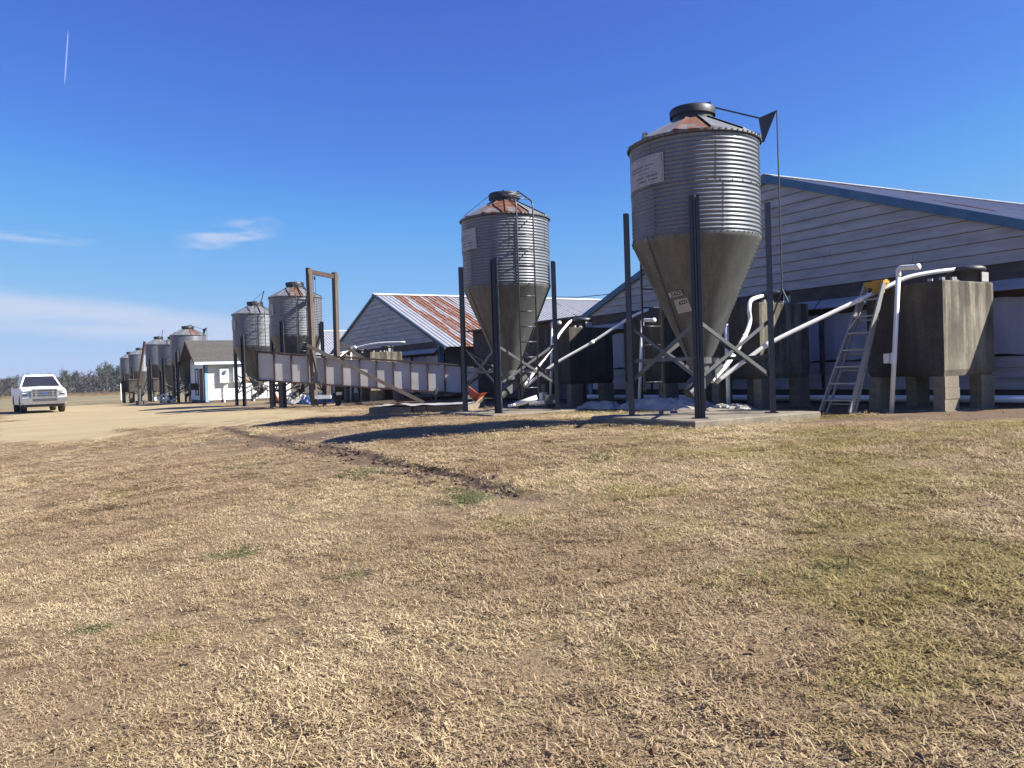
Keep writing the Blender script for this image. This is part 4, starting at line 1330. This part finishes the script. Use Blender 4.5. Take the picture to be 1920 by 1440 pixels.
# dark steel posts under the left half of the chute
for k, (x, lab) in enumerate(((-9.28, 'left of two dark steel posts under the chute'), (-8.93, 'right of two dark steel posts under the chute'))):
    root = thing('steel_post', lab, 'post', Vector((x, 30.9, .42)), 0, 'dark posts under the chute')
    b = MB(); b.box((0, 0, .54), (.15, .10, 1.08)); b.build('post_body', M['leg'], root)

# orange tipped cart beyond the chute
root = thing('cart', 'tipped orange cart tray leaning under the silo left of the chute', 'cart', W(30.2, 1.2, .38), ROW)
b = MB(); b.hexa([(-.25, -.5, 0), (-.20, -.5, 0), (-.20, .5, 0), (-.25, .5, 0), (-.55, -.34, .78), (-.50, -.34, .78), (-.50, .34, .78), (-.55, .34, .78)]); b.build('tray', M['orange'], root)
b = MB(); b.bar((-.2, -.4, .1), (.7, -.4, .5), .05, .05); b.bar((-.2, .4, .1), (.7, .4, .5), .05, .05); b.build('handle', M['brace'], root)

# ------------------------------------------------------------------ odds and ends by the far silos
root = thing('leaning_post', 'rusty steel post leaning right beside the far silos', 'post', Vector((-28.55, 62, .18)), 0)
b = MB(); b.tube([(-.32, 0, 0), (-.32, 0, 1.4)], .09, 8); b.build('base_pipe', M['brace'], root)
b = MB(); b.bar((-.42, 0, 1.3), (.22, 0, 4.7), .15, .15); b.build('post_body', M['rusty'], root)
b = MB(); b.box((-.36, 0, 1.25), (.5, .3, .14)); b.build('bracket', M['dark_steel'], root)
for k, (x, y, w, lab) in enumerate(((-32.6, 68, .9, 'leftmost of three dark bins on posts by the far silos'), (-30.6, 65, 1.2, 'middle of three dark bins on posts by the far silos'), (-28.2, 64, 1.1, 'right of three dark bins on posts, behind the leaning rusty post'))):
    root = thing('raised_bin', lab, 'bin', Vector((x, y, gz(x, y))), ROW, 'dark bins on posts')
    b = MB(); b.box((0, 0, 1.35), (1.0, w, .95)); b.build('bin_box', M['tank_dark'], root)
    b = MB(); b.box((0, 0, 1.86), (1.1, w + .1, .07)); b.build('bin_lid', M['plywood'], root)
    for q in (-.35, .35):
        for r_ in (-.35, .35):
            b = MB(); b.box((q, r_ * w, .43), (.16, .16, .92)); b.build('leg', M['tank'], root)
def scrap(label, s_, t_, n, seed, L=1.0):
    rnd = random.Random(seed); p = W(s_, t_); p.z = gz(p.x, p.y)
    root = thing('scrap_pile', label, 'scrap', p, 0)
    for k in range(n):
        a = rnd.uniform(0, 6.3); c = Vector((rnd.uniform(-.5, .5) * L, rnd.uniform(-.4, .4) * L, rnd.uniform(.06, .35)))
        d = Vector((math.cos(a), math.sin(a), rnd.uniform(-.2, .75))) * rnd.uniform(.2, .5)
        b = MB()
        if rnd.random() < .6:
            b.tube([c - d * .5, c + d], rnd.uniform(.03, .06), 8); b.build('scrap_pipe', M['pvc'], root, True)
        else:
            b.box(c, (rnd.uniform(.1, .35), rnd.uniform(.1, .25), rnd.uniform(.1, .3)), Matrix.Rotation(a, 3, 'Z')); b.build('scrap_block', M[rnd.choice(['box_grey', 'dark_steel', 'brace'])], root)
scrap('heap of white pipe offcuts and scrap metal left of the shed', 42.0, -2.6, 16, 5)
scrap('low litter of scrap and pipe between the far silos', 47.2, -2.2, 12, 9, 1.6)
scrap('scattered scrap under the boot of the second silo', 6.9, 1.3, 9, 21, .8)
root = thing('log_stack', 'two old timbers lying by the far silos', 'timber', W(50.5, -3.2, .18), ROW)
for k in range(2):
    b = MB(); b.bar((.3 * k, -1.6, .14), (.3 * k + .1, 1.5, .12), .24, .22); b.build('log', M['lumber'], root)

# ------------------------------------------------------------------ pickup truck
def truck():
    yaw = R(36)
    p = Vector((-23.85, 40.6, 0)); p.z = gz(p.x, p.y) + .0
    root = thing('pickup_truck', 'white crew cab pickup truck facing the camera on the sandy yard', 'truck', p, yaw)
    # local: -y is the front, x to the right of the picture
    def arc(cy, r, n=8): return [(cy - r * math.cos(math.pi * k / n), .42 + r * math.sin(math.pi * k / n)) for k in range(n + 1)]
    side = [(0.03, .50)] + arc(.98, .50) + arc(4.66, .50) + [(5.82, .52), (5.88, .75), (5.86, 1.36), (4.02, 1.36), (1.42, 1.33), (.35, 1.24), (.08, 1.16), (0, 1.0), (0, .62)]
    b = MB()
    xs = [(-1.0, .30, .07), (-.93, .16, .02), (-.62, .03, 0), (0, 0, -.02), (.62, .03, 0), (.93, .16, .02), (1.0, .30, .07)]
    n = len(side); vs = []
    for x, dy, dz in xs:
        for (y, z) in side:
            yy = y + (dy if y < .4 else (-.3 * dy if y > 5 else 0)); zz = z - (dz if z > 1.1 else 0)
            vs.append((x, yy - 1.0, zz))
    fs = []
    for j in range(len(xs) - 1):
        for k in range(n): fs.append((j * n + k, j * n + (k + 1) % n, (j + 1) * n + (k + 1) % n, (j + 1) * n + k))
    fs += [tuple(range(n - 1, -1, -1)), tuple(range((len(xs) - 1) * n, len(xs) * n))]
    b.add(vs, fs)
    b.build('body', M['truck'], root)
    # cab
    b = MB(); o = -1.0
    lo = [(-.93, 1.38 + o), (.93, 1.38 + o), (.93, 4.0 + o), (-.93, 4.0 + o)]; hi = [(-.70, 2.12 + o), (.70, 2.12 + o), (.72, 3.75 + o), (-.72, 3.75 + o)]
    b.hexa([(x, y, 1.30) for x, y in lo] + [(x, y, 1.88) for x, y in hi])
    b.hexa([(x * .99, y + .01, 1.88) for x, y in hi] + [(x * .90, y * .96 + .06, 1.945) for x, y in hi])
    b.build('cab', M['truck'], root)
    def pane(name, q, inset=.07, out=.012, m='glass'):
        q = [Vector(p) for p in q]; c = sum(q, Vector()) / 4
        nrm = (q[1] - q[0]).cross(q[3] - q[0]).normalized()
        if nrm.dot(c - Vector((0, 1.6, 1.5))) < 0: nrm = -nrm
        q2 = [p + (c - p).normalized() * inset * 1.3 for p in q]
        b = MB(); b.hexa([p - nrm * .01 for p in q2] + [p + nrm * out for p in q2]); b.build(name, M[m], root)
    B = [Vector((x, y, 1.30)) for x, y in lo]; T = [Vector((x, y, 1.88)) for x, y in hi]
    pane('windshield', [B[0], B[1], T[1], T[0]])
    for a, c, ta, tc in ((B[0], B[3], T[0], T[3]), (B[1], B[2], T[1], T[2])):
        for q0, q1 in ((.06, .50), (.50, .96)):
            pane('side_window', [a.lerp(c, q0), a.lerp(c, q1), ta.lerp(tc, q1), ta.lerp(tc, q0)], .05)
    # front: grille, lamps, bumper
    f = -1.0
    b = MB(); b.box((0, f - .01, .985), (1.12, .06, .44)); g = b.build('grille', M['plastic'], root)
    b = MB()
    for z in (.80, 1.17): b.box((0, f - .035, z), (1.12, .06, .055))
    for x in (-.54, .54): b.box((x, f - .035, .985), (.07, .06, .40))
    for z in (.925, 1.045): b.box((0, f - .045, z), (.98, .03, .035))
    for x in (-.36, .36): b.box((x, f - .05, .985), (.07, .03, .30))
    b.build('grille_frame', M['chrome'], g)
    b = MB(); b.rev([(.001, .02), (.155, .02), (.165, 0)], 24); e = b.build('badge', M['badge'], g)
    e.rotation_euler = (R(90), 0, 0); e.scale = (.8, .34, 1); e.location = (0, f - .055, .985)
    for sg in (-1, 1):
        b = MB(); b.hexa([(sg * .61, f - .0, .82), (sg * .94, f + .14, .84), (sg * .94, f + .26, .84), (sg * .61, f + .1, .82), (sg * .61, f + .02, 1.13), (sg * .94, f + .19, 1.10), (sg * .94, f + .30, 1.10), (sg * .61, f + .1, 1.13)])
        h = b.build('headlight', M['lamp_glass'], root)
        b = MB(); b.box((sg * .78, f + .055, .97), (.26, .05, .05), Matrix.Rotation(sg * R(24), 3, 'Z')); b.build('lamp_bar', M['chrome'], h)
        b = MB(); b.box((sg * .78, f - .10, .62), (.22, .06, .12)); b.build('fog_light', M['plastic'], root)
        b = MB(); b.box((sg * 1.10, .62, 1.38), (.24, .10, .24)); b.box((sg * .98, .60, 1.32), (.14, .05, .06)); b.build('mirror', M['plastic'], root)
    b = MB(); b.box((0, f - .06, .645), (1.97, .18, .25)); b.box((0, f - .04, .50), (1.8, .14, .10)); b.build('bumper', M['chrome'], root)
    b = MB(); b.box((0, f - .10, .66), (1.06, .14, .13)); b.build('lower_grille', M['plastic'], root)
    b = MB(); b.box((0, f + .1, .40), (1.70, .2, .16)); b.box((0, 1.9, .44), (1.5, 5.2, .18)); b.build('underbody', M['plastic'], root)
    for sg in (-1, 1):
        for cy in (-.02, 3.66):
            wv = ob('wheel', None, root, (sg * .84, cy, .41), (0, R(90), 0))
            b = MB(); b.rev([(.25, -.12), (.36, -.135), (.405, -.10), (.41, 0), (.405, .10), (.36, .135), (.25, .12)], 28); b.build('tyre', M['tyre'], wv, True)
            b = MB(); b.rev([(.26, -.11), (.25, .0), (.26, .11)], 24); b.rev([(.25, sg * .09), (.10, sg * .06), (.001, sg * .07)], 24); b.build('rim', M['chrome'], wv, True)
    b = MB()
    for sg in (-1, 1):
        for y in (1.15, 2.25): b.box((sg * 1.005, y, 1.18), (.03, .18, .035))
    b.build('door_handle', M['chrome'], root)
truck()

# ------------------------------------------------------------------ far field: reeds, woods, poles
def leafquad(b, c, s, rnd):
    n = Vector((rnd.gauss(0, 1), rnd.gauss(0, 1), rnd.gauss(0, .7))).normalized()
    x = n.orthogonal().normalized(); y = n.cross(x)
    a = rnd.uniform(0, 6.3); x, y = x * math.cos(a) + y * math.sin(a), y * math.cos(a) - x * math.sin(a)
    b.add([c - x * s - y * s * .6, c + x * s - y * s * .5, c + x * s * .7 + y * s * .7, c - x * s * .8 + y * s * .6], [(0, 1, 2, 3)])

def pine_meshes(seed):
    def fn():
        rnd = random.Random(seed); H = rnd.uniform(11.5, 14)
        t = MB(); t.tube([(0, 0, -.5), (.1, .05, H * .5), (.05, .15, H * .95)], [.28, .2, .06], 6)
        c = MB()
        n = rnd.randint(16, 22)
        for k in range(n):
            q = rnd.uniform(.38, 1.0); a = rnd.uniform(0, 6.3)
            r = (1.02 - q) * rnd.uniform(2.2, 4.6) + .6
            tip = Vector((r * math.cos(a), r * math.sin(a), H * q + rnd.uniform(-.4, .5)))
            t.tube([(0.06, .08, H * q - .5), tip], [.07, .025], 4)
            cl = rnd.uniform(.6, 1.25)
            for m in range(rnd.randint(34, 52)):
                d = Vector((rnd.gauss(0, .5), rnd.gauss(0, .5), rnd.gauss(0, .34))) * cl
                leafquad(c, tip * rnd.uniform(.82, 1.0) * 1 + d, rnd.uniform(.10, .24), rnd)
        return t.mesh('trunk', M['bark']), c.mesh('crown', M['needle'])
    return cached(('pine', seed), fn)

def bare_meshes(seed):
    def fn():
        rnd = random.Random(seed); H = rnd.uniform(9, 12)
        t = MB(); c = MB()
        t.tube([(0, 0, -.5), (rnd.uniform(-.3, .3), 0, H * .45), (rnd.uniform(-.6, .6), rnd.uniform(-.4, .4), H * .8)], [.22, .15, .06], 6)
        def grow(p, d, L, r, lv):
            e = p + d * L
            (t if lv == 0 else c).tube([p, p.lerp(e, .5) + Vector((rnd.gauss(0, .06), rnd.gauss(0, .06), rnd.gauss(0, .05))) * L, e], [r, r * .75, r * .5], 3, False)
            if lv >= 3: return
            for k in range(rnd.randint(3, 4) if lv < 2 else rnd.randint(4, 6)):
                q = rnd.uniform(.35, 1)
                nd = (d + Vector((rnd.gauss(0, .55), rnd.gauss(0, .55), rnd.gauss(.12, .35)))).normalized()
                grow(p.lerp(e, q), nd, L * rnd.uniform(.45, .7), max(.024, r * .55), lv + 1)
        for k in range(rnd.randint(6, 8)):
            q = rnd.uniform(.28, .8); a = rnd.uniform(0, 6.3)
            grow(Vector((0, 0, H * q)), Vector((math.cos(a) * .7, math.sin(a) * .7, rnd.uniform(.5, 1.1))).normalized(), H * rnd.uniform(.22, .34), .075, 0)
        return t.mesh('trunk', M['bark']), c.mesh('crown', M['twig'])
    return cached(('bare', seed), fn)

def woods():
    rnd = random.Random(77)
    kinds = {'pine': ('pine_tree', 'dark green pine tree in the far wood behind the field'), 'bare': ('bare_tree', 'leafless grey tree in the far wood behind the field')}
    # labels follow what can be told apart: the kind and where it rises in the wood
    for row, (Y, n) in enumerate(((325, 50), (342, 52), (362, 50))):
        for k in range(n):
            f = -.72 + (.42 * (k + rnd.uniform(.1, .9)) / n)
            x, y = f * Y, Y + rnd.uniform(-7, 7)
            px = 960 + 1500 * f
            p_pine = .85 if 180 < px < 330 else (.40 if px < 60 else .28)
            kd = 'pine' if rnd.random() < p_pine else 'bare'
            nm, lab = kinds[kd]
            place = ('at the left end of the wood, left of the truck' if px < 35 else 'right behind the truck' if px < 130 else 'between the truck and the far silos' if px < 218 else 'behind the far silos')
            lab = ('dark green pine tree ' if kd == 'pine' else 'leafless grey tree ') + place
            sc = rnd.uniform(.66, .92) * (1.25 if 180 < px < 330 and kd == 'pine' else 1.0)
            t, c = (pine_meshes if kd == 'pine' else bare_meshes)(rnd.randint(1, 5))
            o = thing(nm, lab, 'tree', (x, y, gz(x, y) - .1), rnd.uniform(0, 6.3), ('pines ' if kd == 'pine' else 'bare trees ') + place)
            o.scale = (sc * rnd.uniform(.9, 1.15), sc * rnd.uniform(.9, 1.15), sc)
            ob('trunk', t, o); ob('crown', c, o)
    # brush filling the wood's foot
    b = MB()
    for k in range(22000):
        Y = rnd.uniform(318, 372); f = rnd.uniform(-.74, -.28)
        h = rnd.uniform(0, 1) ** 1.15 * 8.0
        x = f * Y
        leafquad(b, Vector((x, Y, gz(x, Y) + h)), rnd.uniform(.16, .5), rnd)
    o = b.build('undergrowth', M['twig'], None, False, False); tag(o, 'brown brush and saplings filling the foot of the far wood', None, None, 'stuff')
    b = MB()
    for k in range(5200):
        Y = rnd.uniform(268, 292); f = rnd.uniform(-.74, -.30); x = f * Y
        if vnoise(np.array([x * .12]), np.array([Y * .05]), 9, 2)[0] < .30: continue
        z = gz(x, Y); h = rnd.uniform(.7, 1.6); w = rnd.uniform(.05, .16); lean = rnd.gauss(0, .25)
        b.add([(x - w, Y, z), (x + w, Y + .05, z), (x + w * .7 + lean, Y, z + h), (x - w * .7 + lean, Y + .1, z + h * .92)], [(0, 1, 2, 3)])
    tag(b.build('dry_reeds', M['reed'], None, False, False), 'strip of tall straw-coloured reeds before the far wood', None, None, 'stuff')
woods()
p = Vector((-.560 * 300, 300, 0)); p.z = gz(p.x, p.y)
root = thing('utility_pole', 'dark utility pole standing before the far wood right of the truck', 'pole', p, 0)
b = MB(); b.tube([(0, 0, -.3), (0, 0, 8.6)], [.16, .11], 8); b.build('pole_shaft', M['plywood'], root); b = MB(); b.box((0, 0, 8.1), (1.6, .1, .1)); b.build('crossarm', M['plywood'], root)
p = Vector((-.489 * 110, 110, 0)); p.z = gz(p.x, p.y)
root = thing('white_post', 'slim white post in the field left of the far silos', 'post', p, 0)
b = MB(); b.tube([(0, 0, 0), (0, 0, 2.3)], .07, 8); b.build('post_body', M['pvc'], root)

# ------------------------------------------------------------------ contrail
b = MB(); a, c = Vector((-3221.7, 6000, 2670.2)), Vector((-3265.9, 6000, 2256))
b.tube([a.lerp(c, k / 10) for k in range(11)], [1, 4, 5.5, 6, 6, 6.5, 6.5, 6, 6, 4, 1.5], 16)
o = b.build('contrail', M['contrail'], None, True); tag(o, 'short faint vapour trail high in the sky at upper left', 'contrail')

# ------------------------------------------------------------------ stickers with lettering on the first hopper
sticker(silo1, 195, 1.965, .25, .09, R(7), [('2-6221', .092, .03, 0, True)])
sticker(silo1, 202, 1.775, .24, .24, R(8), [('6221', .085, .03, .05, True)])

# ------------------------------------------------------------------ lawn: dead grass tufts, clods
def tuft_mesh(seed, n=105, rad=.135, green=False, wide=1.0, flat=1.0):
    rnd = np.random.RandomState(seed)
    V_, F_, T_ = [], [], []
    for k in range(n):
        r = rad * math.sqrt(rnd.rand()); a = rnd.rand() * 6.283
        bx, by = r * math.cos(a), r * math.sin(a)
        L = rnd.uniform(.018, .052) * (1.15 if green else 1)
        az = rnd.rand() * 6.283
        e1 = R(rnd.uniform(0, 36) if rnd.rand() < .94 else rnd.uniform(30, 75)); e2 = e1 - R(rnd.uniform(5, 75)); w = rnd.uniform(.0012, .0027) * wide
        if rnd.rand() < .03: L, e1, e2 = rnd.uniform(.09, .20), R(rnd.uniform(2, 14)), R(-8)
        e1 *= flat; e2 *= flat
        dx, dy = math.cos(az), math.sin(az); px, py = -dy, dx
        p0 = np.array([bx, by, -.004]); p1 = p0 + L * .55 * np.array([dx * math.cos(e1), dy * math.cos(e1), math.sin(e1)])
        az2 = az + rnd.uniform(-1.1, 1.1)
        p2 = p1 + L * .5 * np.array([math.cos(az2) * math.cos(e2), math.sin(az2) * math.cos(e2), math.sin(e2)])
        p2[2] = max(p2[2], .003)
        o = len(V_); wv = np.array([px * w, py * w, 0])
        V_ += [p0 - wv, p0 + wv, p1 - wv * .9, p1 + wv * .9, p2]
        F_ += [(o, o + 1, o + 3, o + 2), (o + 2, o + 3, o + 4)]
        T_ += [rnd.beta(1.6, 1.5)] * 5
    me = bpy.data.meshes.new('grass_tuft'); me.from_pydata([tuple(p) for p in V_], [], F_)
    at = me.attributes.new('tone', 'FLOAT', 'POINT'); at.data.foreach_set('value', np.array(T_, np.float32))
    me.materials.append(M['green_blade'] if green else M['blade'])
    return me

def clod_mesh(seed):
    rnd = random.Random(seed)
    import bmesh
    bm = bmesh.new(); bmesh.ops.create_icosphere(bm, subdivisions=2, radius=1)
    for v in bm.verts:
        n = 1 + .35 * (rnd.random() - .5); v.co *= n; v.co.z *= .62
    me = bpy.data.meshes.new('soil_clod'); bm.to_mesh(me); bm.free(); me.materials.append(M['clod'])
    return me
M['clod'] = simple('soil_clod', (.075, .048, .032), (.16, .11, .07), 8, .95, bump=.4)

def leaf_mesh(seed):
    rnd = random.Random(seed)
    L, w = rnd.uniform(.025, .05), rnd.uniform(.010, .020)
    vs, fs = [], []
    for i in range(5):
        q = i / 4; ww = w * math.sin(math.pi * min(.97, q * .9 + .06)); c = .010 * math.sin(q * 3 + seed)
        vs += [(L * (q - .5), -ww, c + .006), (L * (q - .5), 0, c), (L * (q - .5), ww, c + .008)]
    for i in range(4):
        fs += [(3 * i, 3 * i + 3, 3 * i + 4, 3 * i + 1), (3 * i + 1, 3 * i + 4, 3 * i + 5, 3 * i + 2)]
    me = bpy.data.meshes.new('dead_leaf'); me.from_pydata(vs, [], fs); me.materials.append(M['leaf'])
    return me
M['leaf'] = simple('dead_leaf', (.10, .055, .03), (.22, .135, .075), 20, .8)

def scatter(name, label, meshes, pts, rots, scl, idx, tilt=.12):
    coll = bpy.data.collections.new(name + '_pieces')
    for i, me in enumerate(meshes):
        coll.objects.link(bpy.data.objects.new('%s_%02d' % (name, i), me))
    me = bpy.data.meshes.new(name)
    me.vertices.add(len(pts)); me.vertices.foreach_set('co', pts.astype(np.float32).ravel())
    for nm, ty, arr in (('rot', 'FLOAT_VECTOR', rots), ('scl', 'FLOAT', scl), ('pick', 'INT', idx)):
        a = me.attributes.new(nm, ty, 'POINT')
        a.data.foreach_set('vector' if ty == 'FLOAT_VECTOR' else 'value', arr.astype(np.int32 if ty == 'INT' else np.float32).ravel())
    o = ob(name, me); tag(o, label, None, None, 'stuff')
    ng = bpy.data.node_groups.new(name, 'GeometryNodeTree')
    ng.interface.new_socket('Geometry', in_out='INPUT', socket_type='NodeSocketGeometry')
    ng.interface.new_socket('Geometry', in_out='OUTPUT', socket_type='NodeSocketGeometry')
    N, L = ng.nodes, ng.links
    gi, go = N.new('NodeGroupInput'), N.new('NodeGroupOutput')
    ci = N.new('GeometryNodeCollectionInfo'); ci.inputs['Collection'].default_value = coll
    ci.inputs['Separate Children'].default_value = True; ci.inputs['Reset Children'].default_value = True
    ip = N.new('GeometryNodeInstanceOnPoints'); ip.inputs['Pick Instance'].default_value = True
    def named(nm, ty):
        n = N.new('GeometryNodeInputNamedAttribute'); n.data_type = ty; n.inputs['Name'].default_value = nm
        return n.outputs['Attribute']
    L.new(gi.outputs[0], ip.inputs['Points']); L.new(ci.outputs[0], ip.inputs['Instance'])
    L.new(named('pick', 'INT'), ip.inputs['Instance Index']); L.new(named('scl', 'FLOAT'), ip.inputs['Scale'])
    er = N.new('FunctionNodeEulerToRotation'); L.new(named('rot', 'FLOAT_VECTOR'), er.inputs[0]); L.new(er.outputs[0], ip.inputs['Rotation'])
    L.new(ip.outputs[0], go.inputs[0])
    md = o.modifiers.new('scatter', 'NODES'); md.node_group = ng
    return o

def on_ground(x, y):
    sand, mud, green, far, da, ta, db, tb = masks(x, y)
    z = ground_z(x, y) + rut_height(x, y, da, ta, db, tb)
    z += .05 * (vnoise(x * .5, y * .5, 1) - .5) + .03 * (vnoise(x * 2.3, y * 2.3, 2) - .5) + .012 * (vnoise(x * 7, y * 7, 3) - .5)
    return z, sand, mud, green

def lawn():
    rs = np.random.RandomState(5)
    X, Y, S = [], [], []
    for y0, y1, dens, sc in ((1.6, 6, 250, 1.0), (6, 10, 180, 1.1), (10, 15, 100, 1.0), (15, 23, 48, 1.15), (23, 34, 16, 1.4)):
        w = .74 * y1 + 1.0
        n = int(dens * (y1 - y0) * 2 * w)
        x = rs.uniform(-w, w, n); y = rs.uniform(y0, y1, n)
        k = np.abs(x) < .74 * y + 1.0
        X.append(x[k]); Y.append(y[k]); S.append(np.full(k.sum(), sc))
    x, y, s0 = np.concatenate(X), np.concatenate(Y), np.concatenate(S)
    z, sand, mud, green = on_ground(x, y)
    s, t = ST(x, y)
    patch = vnoise(x * .9, y * .9, 31, 3)
    keep = (sand + .35 * (rs.rand(len(x)) - .5) < .42) & (mud + .5 * (rs.rand(len(x)) - .5) < .36) & (rs.rand(len(x)) < .50 + 1.5 * (patch - .25)) & (t < 2.0)
    for a, b_, c, d in ((-1.35, 1.4, -1.35, 1.65), (5.4, 8.1, -.95, 1.8)):
        keep &= ~((s > a) & (s < b_) & (t > c) & (t < d))
    isg = green + .5 * (rs.rand(len(x)) - .5) > .5
    scl = s0 * rs.uniform(.75, 1.25, len(x)) * (.75 + .5 * patch)
    rot = np.stack([rs.normal(0, .10, len(x)), rs.normal(0, .10, len(x)), rs.uniform(0, 6.283, len(x))], 1)
    idx = rs.randint(0, 8, len(x))
    idx = np.where(y > 9.5, 10 + rs.randint(0, 4, len(x)), idx)
    idx = np.where(isg, 8 + rs.randint(0, 2, len(x)), idx)
    meshes = [tuft_mesh(100 + i) for i in range(8)] + [tuft_mesh(200 + i, green=True) for i in range(2)] + [tuft_mesh(300 + i, 120, .20, False, 1.7, .6) for i in range(4)]
    k = keep
    scatter('dead_grass', 'matted straw-coloured winter grass covering the lawn', meshes, np.stack([x, y, z], 1)[k], rot[k], scl[k], idx[k])
    # clods along the ruts
    P = []
    for line in (RUT_A, RUT_B):
        n = 420
        q = rs.rand(n) * (len(line) - 1); i = np.minimum(q.astype(int), len(line) - 2); f = q - i
        L_ = np.array(line); p = L_[i] * (1 - f)[:, None] + L_[i + 1] * f[:, None]
        p += rs.normal(0, .20, (n, 2)); P.append(p[(q / (len(line) - 1) < .93)])
    p = np.concatenate(P); z, *_ = on_ground(p[:, 0], p[:, 1])
    n = len(p)
    sc = .008 + .034 * rs.rand(n) ** 3.2
    scatter('soil_clods', 'dark clods of soil thrown up along the wheel ruts', [clod_mesh(300 + i) for i in range(4)], np.column_stack([p, z + .004]), np.column_stack([rs.normal(0, .3, (n, 2)), rs.uniform(0, 6.28, n)]), sc, rs.randint(0, 4, n))
    # scattered dead leaves and bits of bark
    n = 170
    y = 2.2 + 11 * rs.rand(n) ** 1.5; x = rs.uniform(-.7, .7, n) * y
    z, *_ = on_ground(x, y)
    scatter('dead_leaves', 'scattered brown dead leaves and bits of bark in the lawn', [leaf_mesh(400 + i) for i in range(5)], np.column_stack([x, y, z + .012]), np.column_stack([rs.normal(0, .4, (n, 2)), rs.uniform(0, 6.28, n)]), rs.uniform(.5, 1.1, n), rs.randint(0, 5, n))
lawn()

# ------------------------------------------------------------------ thin winter haze
def haze():
    b = MB(); b.box((-60, 500, 13.5), (3300, 3600, 45))
    k = bpy.data.materials.new('haze_air'); k.use_nodes = True
    t = k.node_tree; t.nodes.clear()
    out = t.nodes.new('ShaderNodeOutputMaterial'); v = t.nodes.new('ShaderNodeVolumePrincipled')
    v.inputs['Color'].default_value = (.80, .88, 1.0, 1); v.inputs['Density'].default_value = HAZE; v.inputs['Anisotropy'].default_value = .2
    t.links.new(v.outputs[0], out.inputs['Volume'])
    o = b.build('haze', k); tag(o, 'thin pale haze in the air over the fields', None, None, 'stuff')
HAZE = .00017
haze()
